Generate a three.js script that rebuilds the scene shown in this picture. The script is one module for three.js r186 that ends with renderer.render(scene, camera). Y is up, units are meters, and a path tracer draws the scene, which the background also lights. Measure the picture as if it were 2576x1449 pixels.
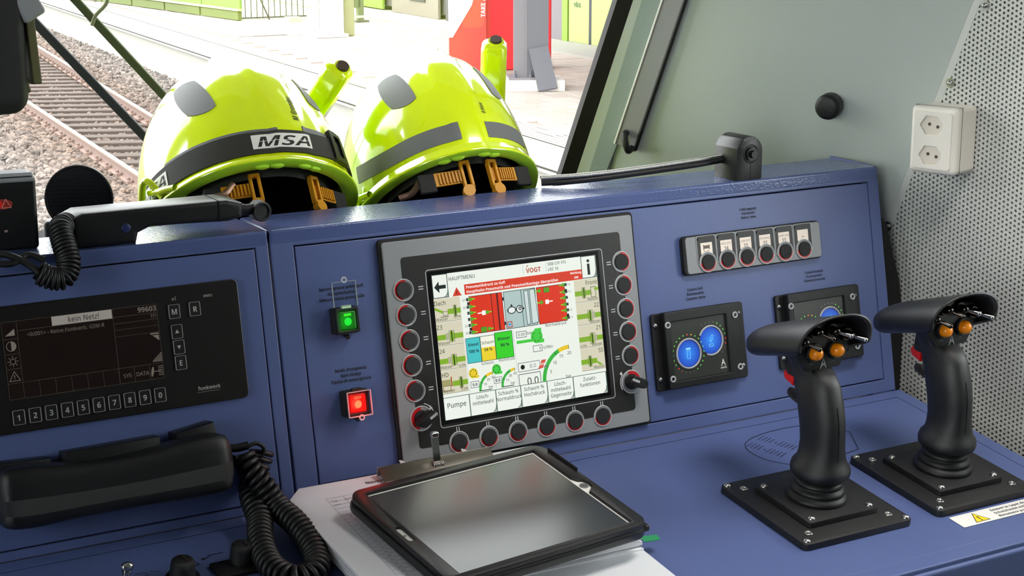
import * as THREE from 'three';
import { RoundedBoxGeometry } from 'three/addons/geometries/RoundedBoxGeometry.js';
import { mergeGeometries, toCreasedNormals } from 'three/addons/utils/BufferGeometryUtils.js';
import { RectAreaLightUniformsLib } from 'three/addons/lights/RectAreaLightUniformsLib.js';

// ---------------------------------------------------------------- camera, sky, exposure
const scene = new THREE.Scene();
const camera = new THREE.PerspectiveCamera(19.4, 2576 / 1449, 0.05, 300);
camera.position.set(-0.4394, 0.6191, 1.5374);
camera.lookAt(-0.4394 + 0.493, 0.6191 - 0.228, 1.5374 - 0.8396);
const SKY = 12;
scene.background = new THREE.Color(0.97, 0.985, 1.0);          // even overcast sky
scene.backgroundIntensity = SKY;
const renderer = new THREE.WebGLRenderer({ antialias: true });
renderer.toneMapping = THREE.LinearToneMapping;
renderer.toneMappingExposure = 1.0;
renderer.shadowMap.enabled = true;
RectAreaLightUniformsLib.init();

const ADDED_LAMP = 22.5;                                         // radiance of the light added under the cab ceiling
// ---------------------------------------------------------------- helpers
const V = (x, y, z) => new THREE.Vector3(x, y, z);
let seed = 7;
const rnd = () => { seed = (seed * 1664525 + 1013904223) >>> 0; return seed / 4294967296; };
const jit = (a) => (rnd() * 2 - 1) * a;
const DESK = 0.136244, PANEL = -0.193756;                       // slopes of desk top and instrument face about x
const desk = (x, z, h = 0) => V(x, h * Math.cos(DESK) - z * Math.sin(DESK), h * Math.sin(DESK) + z * Math.cos(DESK));
const pan = (u, v, o = 0) => V(u, v * Math.cos(PANEL) - o * Math.sin(PANEL), v * Math.sin(PANEL) + o * Math.cos(PANEL));
const used = {};
const numbered = (n) => { const k = (used[n] = (used[n] ?? -1) + 1); return k ? `${n}_${String(k).padStart(3, '0')}` : n; };
function tag(o, label, category, group, kind) {
  if (label) o.userData.label = label;
  if (category) o.userData.category = category;
  if (group) o.userData.group = group;
  if (kind) o.userData.kind = kind;
  return o;
}
function thing(name, label, category, pos = V(0, 0, 0), group, kind) {
  const o = new THREE.Group(); o.name = numbered(name); o.position.copy(pos); scene.add(o);
  return tag(o, label, category, group, kind);
}
const onPanel = (name, label, category, u, v, o = 0, group) => { const t = thing(name, label, category, pan(u, v, o), group); t.rotation.x = PANEL; return t; };
const onDesk = (name, label, category, x, z, h = 0, group) => { const t = thing(name, label, category, desk(x, z, h), group); t.rotation.x = DESK; return t; };
function mesh(name, geo, m, parent = scene, pos, rot) {
  const o = new THREE.Mesh(geo, m); o.name = parent === scene ? numbered(name) : name;
  if (pos) o.position.copy(pos);
  if (rot) o.rotation.set(...rot);
  o.castShadow = o.receiveShadow = true; parent.add(o); return o;
}
const struct = (name, geo, m, pos, rot) => { const o = mesh(name, geo, m, scene, pos, rot); o.userData.kind = 'structure'; return o; };
function G(geo, p = [0, 0, 0], r = [0, 0, 0], s = [1, 1, 1]) {   // a placed copy of a geometry
  const g = geo.clone();
  g.applyMatrix4(new THREE.Matrix4().compose(V(...p), new THREE.Quaternion().setFromEuler(new THREE.Euler(...r)), V(...s)));
  return g;
}
function join(list) {
  return mergeGeometries(list.map((g) => {
    const a = g.index ? g.toNonIndexed() : g.clone();
    for (const k of Object.keys(a.attributes)) if (!['position', 'normal', 'uv'].includes(k)) a.deleteAttribute(k);
    if (!a.attributes.uv) a.setAttribute('uv', new THREE.BufferAttribute(new Float32Array(a.attributes.position.count * 2), 2));
    a.groups = []; a.clearGroups?.();
    return a;
  }), false);
}
function metres(geo, k = 1) {                                    // uv in metres, by the main direction of each face
  const g = geo.index ? geo.toNonIndexed() : geo, p = g.attributes.position, uv = new Float32Array(p.count * 2);
  const a = V(), b = V(), c = V();
  for (let i = 0; i < p.count; i += 3) {
    a.fromBufferAttribute(p, i); b.fromBufferAttribute(p, i + 1); c.fromBufferAttribute(p, i + 2);
    const n = b.clone().sub(a).cross(c.clone().sub(a)), x = Math.abs(n.x), y = Math.abs(n.y), z = Math.abs(n.z);
    [a, b, c].forEach((q, j) => { const w = x >= y && x >= z ? [q.z, q.y] : y >= z ? [q.x, q.z] : [q.x, q.y]; uv[(i + j) * 2] = w[0] * k; uv[(i + j) * 2 + 1] = w[1] * k; });
  }
  g.setAttribute('uv', new THREE.BufferAttribute(uv, 2)); return g;
}
const box = (w, h, d, r = 0) => (r ? new RoundedBoxGeometry(w, h, d, 3, r) : new THREE.BoxGeometry(w, h, d));
const cyl = (r1, r2, h, n = 32) => new THREE.CylinderGeometry(r1, r2, h, n);
const cylZ = (r1, r2, h, n = 32) => G(new THREE.CylinderGeometry(r1, r2, h, n), [0, 0, h / 2], [Math.PI / 2, 0, 0]);   // from z = 0 to h, r1 in front
function rr(w, h, r, S = new THREE.Shape()) {                    // rounded rectangle about the origin
  const x = w / 2, y = h / 2; r = Math.min(r, x, y);
  S.moveTo(-x + r, -y); S.lineTo(x - r, -y); S.absarc(x - r, -y + r, r, -Math.PI / 2, 0); S.lineTo(x, y - r); S.absarc(x - r, y - r, r, 0, Math.PI / 2);
  S.lineTo(-x + r, y); S.absarc(-x + r, y - r, r, Math.PI / 2, Math.PI); S.lineTo(-x, -y + r); S.absarc(-x + r, -y + r, r, Math.PI, Math.PI * 1.5);
  return S;
}
const poly = (pts) => new THREE.Shape(pts.map((p) => new THREE.Vector2(p[0], p[1])));
function ext(shape, depth, bevel = 0, seg = 2, curve = 8) {      // from z = 0 to depth, bevel kept inside the outline
  const g = new THREE.ExtrudeGeometry(shape, { depth: depth - 2 * bevel, bevelEnabled: bevel > 0, bevelThickness: bevel, bevelSize: bevel, bevelOffset: -bevel, bevelSegments: seg, curveSegments: curve });
  g.translate(0, 0, bevel); return g;
}
const plate = (w, h, t, r, b = 0) => ext(rr(w, h, r), t, b);
function frame(w, h, r, w2, h2, r2, t, b = 0, dx = 0, dy = 0) {   // plate with a rounded opening
  const s = rr(w, h, r), hole = rr(w2, h2, r2, new THREE.Path());
  const pts = hole.getPoints(8).map((p) => new THREE.Vector2(p.x + dx, p.y + dy)); s.holes.push(new THREE.Path(pts));
  return ext(s, t, b);
}
const flat = (g) => toCreasedNormals(g, 0.6);
function loft(rings, closeA = true, closeB = true, closed = true) {   // rings of equal length joined by quads
  const n = rings[0].length, pos = [], idx = [], uv = [];
  rings.forEach((ring, i) => ring.forEach((p, j) => { pos.push(p.x, p.y, p.z); uv.push(j / n, i / rings.length); }));
  for (let i = 0; i < rings.length - 1; i++) for (let j = 0; j < (closed ? n : n - 1); j++) {
    const a = i * n + j, b = i * n + (j + 1) % n, c = a + n, d = b + n; idx.push(a, b, d, a, d, c);
  }
  const cap = (i, flip) => { const m = rings[i].reduce((s, p) => s.add(p), V(0, 0, 0)).divideScalar(n), k = pos.length / 3; pos.push(m.x, m.y, m.z); uv.push(0.5, 0.5); for (let j = 0; j < n; j++) { const a = i * n + j, b = i * n + (j + 1) % n; flip ? idx.push(k, b, a) : idx.push(k, a, b); } };
  if (closeA) cap(0, true); if (closeB) cap(rings.length - 1, false);
  const g = new THREE.BufferGeometry(); g.setAttribute('position', new THREE.Float32BufferAttribute(pos, 3)); g.setAttribute('uv', new THREE.Float32BufferAttribute(uv, 2)); g.setIndex(idx); g.computeVertexNormals(); return g;
}
function tube(pts, r, seg = 60, n = 10) { return new THREE.TubeGeometry(new THREE.CatmullRomCurve3(pts), seg, r, n); }
function coil(pts, R, r, turns, n = 8) {                         // spiral cord wound round a path
  const path = new THREE.CatmullRomCurve3(pts), N = turns * 14, fr = path.computeFrenetFrames(N), q = [];
  for (let i = 0; i <= N; i++) { const c = path.getPointAt(i / N), a = (i / N) * turns * Math.PI * 2; q.push(c.addScaledVector(fr.normals[i], Math.cos(a) * R).addScaledVector(fr.binormals[i], Math.sin(a) * R)); }
  return new THREE.TubeGeometry(new THREE.CatmullRomCurve3(q), N * 2, r, n);
}
// ---------------------------------------------------------------- materials
function noiseTex(size, layers, seed0 = 1) {                     // tiling value noise as a grey bump map
  const d = new Float32Array(size * size); let s = seed0; const R = () => { s = (s * 1103515245 + 12345) & 0x7fffffff; return s / 0x7fffffff; };
  for (const [cells, amp] of layers) {
    const g = Array.from({ length: cells * cells }, R), at = (i, j) => g[((j + cells) % cells) * cells + ((i + cells) % cells)];
    for (let y = 0; y < size; y++) for (let x = 0; x < size; x++) {
      const fx = (x / size) * cells, fy = (y / size) * cells, i = Math.floor(fx), j = Math.floor(fy), u = fx - i, v = fy - j, a = u * u * (3 - 2 * u), b = v * v * (3 - 2 * v);
      d[y * size + x] += amp * ((at(i, j) * (1 - a) + at(i + 1, j) * a) * (1 - b) + (at(i, j + 1) * (1 - a) + at(i + 1, j + 1) * a) * b);
    }
  }
  const px = new Uint8Array(size * size * 4); let lo = Infinity, hi = -Infinity; for (const v of d) { lo = Math.min(lo, v); hi = Math.max(hi, v); }
  d.forEach((v, i) => { const c = Math.round(((v - lo) / (hi - lo)) * 255); px[i * 4] = px[i * 4 + 1] = px[i * 4 + 2] = c; px[i * 4 + 3] = 255; });
  const t = new THREE.DataTexture(px, size, size); t.wrapS = t.wrapT = THREE.RepeatWrapping; t.magFilter = t.minFilter = THREE.LinearFilter; t.needsUpdate = true; return t;
}
function rep(t, k) { const c = t.clone(); c.repeat.set(k, k); c.needsUpdate = true; return c; }
const N1 = noiseTex(256, [[64, 1], [128, 0.6], [32, 0.35]], 3), N2 = noiseTex(256, [[8, 1], [16, 0.6], [64, 0.5], [128, 0.35]], 11);
const std = (color, roughness = 0.6, o = {}) => new THREE.MeshStandardMaterial({ color, roughness, ...o });
const phy = (color, roughness, o = {}) => new THREE.MeshPhysicalMaterial({ color, roughness, ...o });
const lin = (r, g, b) => new THREE.Color().setRGB(r, g, b);
const M = {
  blue: phy(lin(0.088, 0.122, 0.29), 0.42, { bumpMap: rep(N1, 11), bumpScale: 0.00007, specularIntensity: 0.9 }),
  blueCap: phy(lin(0.088, 0.122, 0.29), 0.2, { bumpMap: rep(N1, 9), bumpScale: 0.00022 }),
  gap: std(0x0a0b10, 0.9),
  black: std(0x101012, 0.45), blackMatt: std(0x151517, 0.75), blackSoft: std(0x141416, 0.4, { bumpMap: rep(N1, 14), bumpScale: 0.0001 }),
  rubber: std(0x111112, 0.5), plateBlack: std(0x131315, 0.5, { bumpMap: rep(N1, 14), bumpScale: 0.00012 }),
  gloss: phy(0x08080a, 0.18), steel: std(0xb8b8b4, 0.28, { metalness: 1 }), darkSteel: std(0x77726a, 0.32, { metalness: 1 }), chrome: std(0xdcdcda, 0.12, { metalness: 1 }),
  grey: std(0x8d8f92, 0.5, { bumpMap: rep(N1, 12), bumpScale: 0.00008 }), greyLine: std(0xb4b6b8, 0.5), red: std(0xc0131a, 0.4), orange: phy(0xe8860c, 0.28), redTrigger: phy(0xd81410, 0.3),
  white: std(0xeceae6, 0.5), paper: std(0xe6e6ea, 0.85), cream: std(0xe6e0d6, 0.45), creamDark: std(0x453c34, 0.6),
  wall: std(lin(0.45, 0.49, 0.46), 0.55, { bumpMap: rep(N2, 3), bumpScale: 0.0004 }),
  wallDark: std(lin(0.10, 0.105, 0.105), 0.7),
  perf: std(lin(0.52, 0.53, 0.50), 0.5), seal: std(0x17120f, 0.8), blind: std(0x8c8b90, 0.55),
  lime: phy(lin(0.78, 0.99, 0.002), 0.12, { ior: 1.8, clearcoat: 1, clearcoatRoughness: 0.04 }), limeIn: std(lin(0.50, 0.90, 0.03), 0.5),
  reflective: std(0x6e7070, 0.55, { metalness: 0.1, bumpMap: rep(N1, 10), bumpScale: 0.00006 }), strap: std(0x2a2b24, 0.75), yellowClip: phy(0xc98a12, 0.4),
  liner: std(0x17150f, 0.85), glass: new THREE.MeshPhysicalMaterial({ color: 0xf4f9f6, roughness: 0.0, transmission: 1, thickness: 0, ior: 1.5 }),
  tinted: new THREE.MeshPhysicalMaterial({ color: lin(0.52, 0.535, 0.525), roughness: 0.0, transmission: 1, thickness: 0, ior: 1.5 }),   // windscreen, grey tint added to dim the outside view
  clear: new THREE.MeshPhysicalMaterial({ color: 0xf4f6f8, roughness: 0.05, transmission: 1, thickness: 0, ior: 1.45 }),
};
function canvasTex(w, h, draw) {
  const c = document.createElement('canvas'); c.width = w; c.height = h; const x = c.getContext('2d'); draw(x, w, h);
  const t = new THREE.CanvasTexture(c); t.colorSpace = THREE.SRGBColorSpace; t.magFilter = THREE.LinearFilter; t.anisotropy = 8; return t;
}
function printed(name, parent, w, h, px, draw, pos, rot, o = {}) {  // flat print on a surface
  const t = canvasTex(Math.round(w * px), Math.round(h * px), (x, W, H) => draw(x, W, H));
  return mesh(name, new THREE.PlaneGeometry(w, h), std(0xffffff, 0.6, { map: t, transparent: true, ...o }), parent, pos, rot);
}
function lines(x, W, H, rows, color, font, align = 'center') {
  x.fillStyle = color; x.textBaseline = 'middle'; x.textAlign = align; x.font = font(H / rows.length);
  rows.forEach((s, i) => x.fillText(s, align === 'center' ? W / 2 : 4, (H / rows.length) * (i + 0.5), W - 4));
}
// ---------------------------------------------------------------- cab shell
const FW = V(-0.8439, -0.0993, 0.5273), FWC = -0.97291;           // plane of the slanted wall beside the windscreen
const wallAt = (x, y) => V(x, y, (FWC - FW.x * x - FW.y * y) / FW.z);
function slab(pts, n, t) {                                       // a flat outline given thickness t along -n
  const N = pts.length, up = pts.map((p) => p.clone()), dn = pts.map((p) => p.clone().addScaledVector(n, -t)), pos = [], push = (...q) => q.forEach((p) => pos.push(p.x, p.y, p.z));
  const e1 = up[1].clone().sub(up[0]).normalize(), e2 = n.clone().cross(e1);
  const flat2 = up.map((p) => new THREE.Vector2(p.clone().sub(up[0]).dot(e1), p.clone().sub(up[0]).dot(e2)));
  for (const [a, b, c] of THREE.ShapeUtils.triangulateShape(flat2, [])) { push(up[a], up[b], up[c]); push(dn[a], dn[c], dn[b]); }
  for (let i = 0; i < N; i++) { const j = (i + 1) % N; push(up[i], dn[i], dn[j]); push(up[i], dn[j], up[j]); }
  const g = new THREE.BufferGeometry(); g.setAttribute('position', new THREE.Float32BufferAttribute(pos, 3)); g.computeVertexNormals(); return metres(g);
}
const edgeAt = (y) => V(1.0785 + (y - 0.2) * 0.1001, y, -0.0814 + (y - 0.2) * 0.3483);      // where slanted wall and perforated lining meet
const sealAt = (y) => V(0.8353 + (y - 0.2347) * 0.1173, y, -0.4641 + (y - 0.2347) * 0.3756);   // right edge of the windscreen
struct('wall_front_right', slab([edgeAt(-0.6), edgeAt(1.2), sealAt(1.2), sealAt(-0.6)], FW, 0.03), M.wall);
struct('trim_2', slab([V(0.8353 + 0.004, 0.2347 - 0.30, -0.4641 - 0.113 + 0.004), sealAt(1.1).add(V(0.004, 0, 0.003)), V(0.8847 + 0.105 + 0.004, 1.1, -0.3389 + 0.258), V(0.8484 - 0.03, 0.2366 - 0.30, -0.4428 - 0.125)].map((p) => wallAt(p.x, p.y).addScaledVector(FW, 0.004)), FW, 0.004), std(lin(0.235, 0.285, 0.28), 0.5));   // painted strip between window seal and blind rail
// windscreen
const WA = 24 * Math.PI / 180, WH = V(-Math.cos(WA), 0, -Math.sin(WA)), WR = sealAt(1).sub(sealAt(0)).normalize();
const WN = WH.clone().cross(WR).normalize(); if (WN.z < 0) WN.negate();
const WC = WN.dot(sealAt(0.2347));
const screen3 = (s, y, o = 0) => sealAt(y).addScaledVector(WH, s).addScaledVector(WN, o);
const onScreen = (x, y, o = 0) => V(x, y, (WC - WN.x * x - WN.y * y) / WN.z).addScaledVector(WN, o);
const pane = new THREE.BufferGeometry(); { const q = [screen3(0.004, 0.14, -0.012), screen3(0.004, 1.12, -0.012), screen3(1.5, 1.12, -0.012), screen3(1.5, 0.14, -0.012)]; pane.setAttribute('position', new THREE.Float32BufferAttribute(q.flatMap((p) => [p.x, p.y, p.z]), 3)); pane.setIndex([0, 2, 1, 0, 3, 2]); pane.computeVertexNormals(); }
const win1 = tag(thing('window_1', 'cab windscreen', null, V(0, 0, 0)), null, null, null, 'structure'); delete win1.userData.label;
mesh('pane', pane, M.tinted, win1);
mesh('seal', slab([screen3(-0.02, 0.1, 0.004), screen3(-0.02, 1.16, 0.004), screen3(0.016, 1.16, 0.004), screen3(0.016, 0.1, 0.004)], WN, 0.024), M.seal, win1);
mesh('seal', slab([screen3(1.48, 0.1, 0.004), screen3(1.48, 1.16, 0.004), screen3(1.54, 1.16, 0.004), screen3(1.54, 0.1, 0.004)], WN, 0.024), M.seal, win1);
// around the windscreen: header, sill with dashboard ledge, left part
struct('wall_front_top', slab([screen3(-0.03, 1.11), screen3(-0.03, 1.24), screen3(1.9, 1.24), screen3(1.9, 1.11)], WN, 0.04), M.wall);
struct('wall_front_left', slab([screen3(1.5, -0.6), screen3(1.5, 1.2), screen3(1.9, 1.2), screen3(1.9, -0.6)], WN, 0.04), M.wallDark);
struct('wall_front', slab([screen3(-0.03, -1.2), screen3(-0.03, 0.14), screen3(1.9, 0.14), screen3(1.9, -1.2)], WN, 0.04), M.blackMatt);
{ const a = sealAt(0.15), b = screen3(1.6, 0.15), L = V(0, -1, 0);
  struct('trim_1', slab([V(1.03, 0.15, -0.145), V(a.x, 0.15, a.z + 0.02), V(b.x, 0.15, b.z + 0.02), V(b.x, 0.15, -0.145)], V(0, 1, 0), 0.03), M.blackMatt); }   // ledge behind the console
// right side wall behind the perforated lining, with a side window further back
const PF = -1.29116, pf = (s, y, o = 0) => V(1.145 + 0.276 * s - 0.961 * o, y, 0.15 + 0.961 * s + 0.276 * o);  // lining frame: s backwards, y up, o into the cab
const PN = V(-0.961, 0, 0.276);
const WIN_R = [0.13, 0.62, 0.20, 0.95], wallM = M.wall;
const quad = (s0, s1, y0, y1) => slab([pf(s0, y0, -0.012), pf(s0, y1, -0.012), pf(s1, y1, -0.012), pf(s1, y0, -0.012)], PN, 0.05);
struct('wall_right', join([slab([pf(-0.45, -1.0, -0.012), pf(-0.36, -0.2, -0.012), pf(0.06, 1.2, -0.012), pf(0.13, 1.2, -0.012), pf(0.13, -1.0, -0.012)], PN, 0.05),
  quad(0.13, 2.9, -1.0, WIN_R[2]), quad(0.13, 2.9, WIN_R[3], 1.2), quad(0.62, 2.9, WIN_R[2], WIN_R[3])]), wallM);
struct('window_2', new THREE.PlaneGeometry(0.49, 0.75), M.glass, pf(0.375, 0.575, -0.03), [0, PF, 0]);
struct('floor', metres(box(4.2, 0.06, 4.4)), std(0x3a3c40, 0.8, { bumpMap: rep(N1, 5), bumpScale: 0.0006 }), V(0.2, -0.93, 1.0));
struct('ceiling', metres(box(4.2, 0.05, 4.2)), M.wall, V(0.2, 1.2, 1.25));
// left wall
const WL = (y0, y1, z0, z1) => G(box(0.05, y1 - y0, z1 - z0), [-1.35, (y0 + y1) / 2, (z0 + z1) / 2]);
struct('wall_left', metres(join([WL(-0.9, 0.2, -0.95, 3.0), WL(1.08, 1.2, -0.95, 3.0), WL(0.2, 1.08, -0.95, 0.45), WL(0.2, 1.08, 2.25, 3.0)])), M.wallDark);
struct('window_3', new THREE.PlaneGeometry(1.8, 0.88), M.glass, V(-1.35, 0.64, 1.35), [0, Math.PI / 2, 0]);
// back wall
const WB = (x0, x1, y0, y1) => G(box(x1 - x0, y1 - y0, 0.05), [(x0 + x1) / 2, (y0 + y1) / 2, 2.98]);
struct('wall_back', metres(join([WB(-1.38, 2.4, -0.9, 0.2), WB(-1.38, 2.4, 1.0, 1.2), WB(-1.38, 2.4, 0.2, 1.0)])), M.wallDark);

// added light over the right desk, added boxes blocking it (all above the picture)
{
  const t = thing('added_lamp', 'flat white light panel added above the right control desk', 'lamp', V(0.86, 1.172, 0.52));
  mesh('lamp_frame', G(frame(0.56, 0.36, 0.02, 0.5, 0.3, 0.01, 0.02), [0, 0, 0], [Math.PI / 2, 0, 0]), M.white, t); mesh('lamp_diffuser', G(plate(0.52, 0.32, 0.006, 0.01), [0, -0.008, 0], [Math.PI / 2, 0, 0]), std(0xffffff, 0.6, { emissive: 0xfffaf2, emissiveIntensity: 2 }), t);
  const l = new THREE.RectAreaLight(0xfffaf4, ADDED_LAMP, 0.5, 0.3); l.position.y = -0.024; l.rotation.x = -Math.PI / 2; t.add(l);
  const o = thing('light_blocker', 'dark box added under the cab ceiling to block the lamp', 'locker', V(0.42, 0.60, 0.60));  // box added to keep the lamp off the left console
  mesh('blocker_box', metres(box(0.22, 0.57, 0.78, 0.01)), M.wallDark, o, V(0, 0.285, 0)); mesh('blocker_front', box(0.012, 0.44, 0.70, 0.004), M.wallDark, o, V(0.113, 0.29, 0));
  const c = thing('light_blocker', 'dark corner box added above the perforated wall lining to block the lamp', 'locker', V(0.935, 0.56, 0.158));  // box added to keep the lamp off the upper slanted wall
  mesh('blocker_box', metres(box(0.27, 0.60, 0.08, 0.01)), M.wallDark, c, V(0, 0.305, 0)); mesh('blocker_front', box(0.24, 0.52, 0.012, 0.004), M.wallDark, c, V(0, 0.305, 0.043));
}
// perforated lining: real round holes in a staggered grid
{
  const t = thing('perforated_panel', 'light grey perforated metal wall lining with rows of small round holes', 'panel', pf(-0.15, 0.2, 0));
  t.rotation.y = PF;
  const P = 0.0063, Q = P * 0.866, pos = [], H = 0.00185, n = 6, D = 0.002;
  const edge = (y) => -0.2407 + (y - 0.2) * 0.3624 + 0.15;          // left outline in the panel's own x
  const tri = (...q) => q.forEach((p) => pos.push(p[0], p[1], p[2]));
  for (let i = 0; ; i++) {
    const x = -0.32 + i * Q; if (x > 0.26) break;
    for (let y = -0.5 + (i % 2) * P / 2; y < 0.46; y += P) {
      const e = edge(y + 0.2); if (x < e + 0.0075) continue;
      const hex = [], cir = [];
      for (let k = 0; k < n; k++) { const a = k * Math.PI / 3; hex.push([x + Math.cos(a) * P / Math.sqrt(3), y + Math.sin(a) * P / Math.sqrt(3), 0]); cir.push([x + Math.cos(a) * H, y + Math.sin(a) * H, 0]); }
      for (let k = 0; k < n; k++) { const m = (k + 1) % n, b = [cir[k][0], cir[k][1], -D], c = [cir[m][0], cir[m][1], -D]; tri(hex[k], hex[m], cir[m]); tri(hex[k], cir[m], cir[k]); tri(cir[k], cir[m], c); tri(cir[k], c, b); }
    }
  }
  const g = new THREE.BufferGeometry(); g.setAttribute('position', new THREE.Float32BufferAttribute(pos, 3)); g.computeVertexNormals();
  mesh('perforated_sheet', g, M.perf, t);
  // solid rim along the slanted edge and the plain backing felt
  const pts = []; for (const y of [-0.5, 0.46]) pts.push([edge(y + 0.2), y]);
  mesh('rim', ext(poly([[pts[0][0], -0.5], [pts[0][0] + 0.0105, -0.5], [pts[1][0] + 0.0105, 0.46], [pts[1][0], 0.46]]), 0.0035, 0.0006), M.perf, t, V(0, 0, -0.0033));
  mesh('backing', ext(poly([[pts[0][0] + 0.002, -0.5], [0.265, -0.5], [0.265, 0.46], [pts[1][0] + 0.002, 0.46]]), 0.002), std(0x97948c, 0.95), t, V(0, 0, -0.0058));
  const head = join([G(new THREE.SphereGeometry(0.0048, 20, 8, 0, Math.PI * 2, 0, Math.PI / 2), [0, 0, 0.0005], [Math.PI / 2, 0, 0], [1, 1, 0.7]), cylZ(0.006, 0.006, 0.001)]);
  for (const [s, y] of [[-0.1596, 0.3887], [-0.2012, 0.2906], [-0.2375, 0.1962], [-0.1189, 0.486]]) mesh('screw', head, M.steel, t, V(s + 0.15, y - 0.2, 0));
}
// power socket
{
  const t = thing('wall_socket', 'cream double power socket box mounted on the perforated wall lining', 'socket', pf(-0.152, 0.322, 0)); t.rotation.y = PF;
  const W = 0.064, H = 0.083, D = 0.052;
  mesh('housing', box(W, H, D, 0.006), M.cream, t, V(0, 0, D / 2 - 0.002));
  mesh('seam', join([G(box(W + 0.0004, 0.0006, 0.0006), [0, H / 2, D * 0.72]), G(box(W + 0.0004, 0.0006, 0.0006), [0, -H / 2, D * 0.72]), G(box(0.0006, H, 0.0006), [W / 2, 0, D * 0.72]), G(box(0.0006, H, 0.0006), [-W / 2, 0, D * 0.72])]), M.creamDark, t);
  const hexa = [[-0.0165, 0], [-0.0085, 0.0115], [0.0075, 0.0115], [0.0145, 0.0035], [0.0145, -0.0035], [0.0075, -0.0115], [-0.0085, -0.0115]];
  const face = rr(W - 0.012, H - 0.012, 0.004);
  for (const y of [0.0185, -0.0185]) face.holes.push(new THREE.Path(hexa.map((p) => new THREE.Vector2(p[0] - 0.001, p[1] + y))));
  mesh('face_plate', ext(face, 0.0035, 0.0006), M.cream, t, V(0, 0, D - 0.0035));
  for (const y of [0.0185, -0.0185]) {
    const o = mesh('outlet', ext(poly(hexa), 0.001), std(0xd8cfc2, 0.5), t, V(-0.001, y, D - 0.0027));
    for (const x of [-0.004, 0.0075]) mesh('pin_hole', cylZ(0.0021, 0.0021, 0.0004, 16), M.creamDark, o, V(x, x > 0 ? -0.001 : 0.0015, 0.001));
  }
}
// roller blind rail, knob on the slanted wall
const FQ = new THREE.Quaternion().setFromRotationMatrix(new THREE.Matrix4().makeBasis(V(0, 1, 0).cross(FW).normalize(), FW.clone().cross(V(0, 1, 0).cross(FW).normalize()).normalize(), FW.clone()));
{
  const t = thing('rubber_bumper', 'round black rubber bumper on the grey slanted wall', 'bumper', wallAt(1.0257, 0.3524)); t.quaternion.copy(FQ);
  const prof = [[0, 0.024], [0.011, 0.0235], [0.0158, 0.021], [0.0168, 0.017], [0.0165, 0.004], [0.014, 0.002], [0.014, -0.001]].map((p) => new THREE.Vector2(...p));
  mesh('cap', G(new THREE.LatheGeometry(prof, 40), [0, 0, 0], [Math.PI / 2, 0, 0]), M.rubber, t);
  mesh('dimple', G(new THREE.TorusGeometry(0.003, 0.0006, 8, 20), [0.006, -0.001, 0.0236]), M.black, t);
}
{
  const a = V(0.877, 0.281, -0.3885), d = V(0.0243, 0.2, 0.0723).normalize(), side = d.clone().cross(FW).normalize();
  const q = new THREE.Quaternion().setFromRotationMatrix(new THREE.Matrix4().makeBasis(side, d, FW.clone()));
  const t = thing('blind_guide_rail', 'grey guide rail of the sun blind running up the slanted wall', 'rail', a); t.quaternion.copy(q);
  mesh('rail', box(0.030, 0.66, 0.010, 0.002), M.blind, t, V(0.003, 0.326, 0.006));
  mesh('edge_strip', box(0.0026, 0.66, 0.013, 0.0006), M.white, t, V(-0.0135, 0.326, 0.0065));
  mesh('cord', tube([V(0.017, 0.0, 0.010), V(0.017, 0.3, 0.010), V(0.017, 0.65, 0.010)], 0.0030, 20, 10), M.rubber, t);
  const h = mesh('hook', tube([V(-0.002, 0.018, 0.012), V(0.0, 0.019, 0.022), V(0.006, 0.01, 0.026), V(0.013, 0.0, 0.024), V(0.0135, 0.002, 0.014)], 0.0045, 40, 12), M.black, t);
  mesh('screw', cylZ(0.003, 0.0035, 0.002, 20), M.steel, t, V(-0.001, 0.008, 0.012));
}
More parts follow.
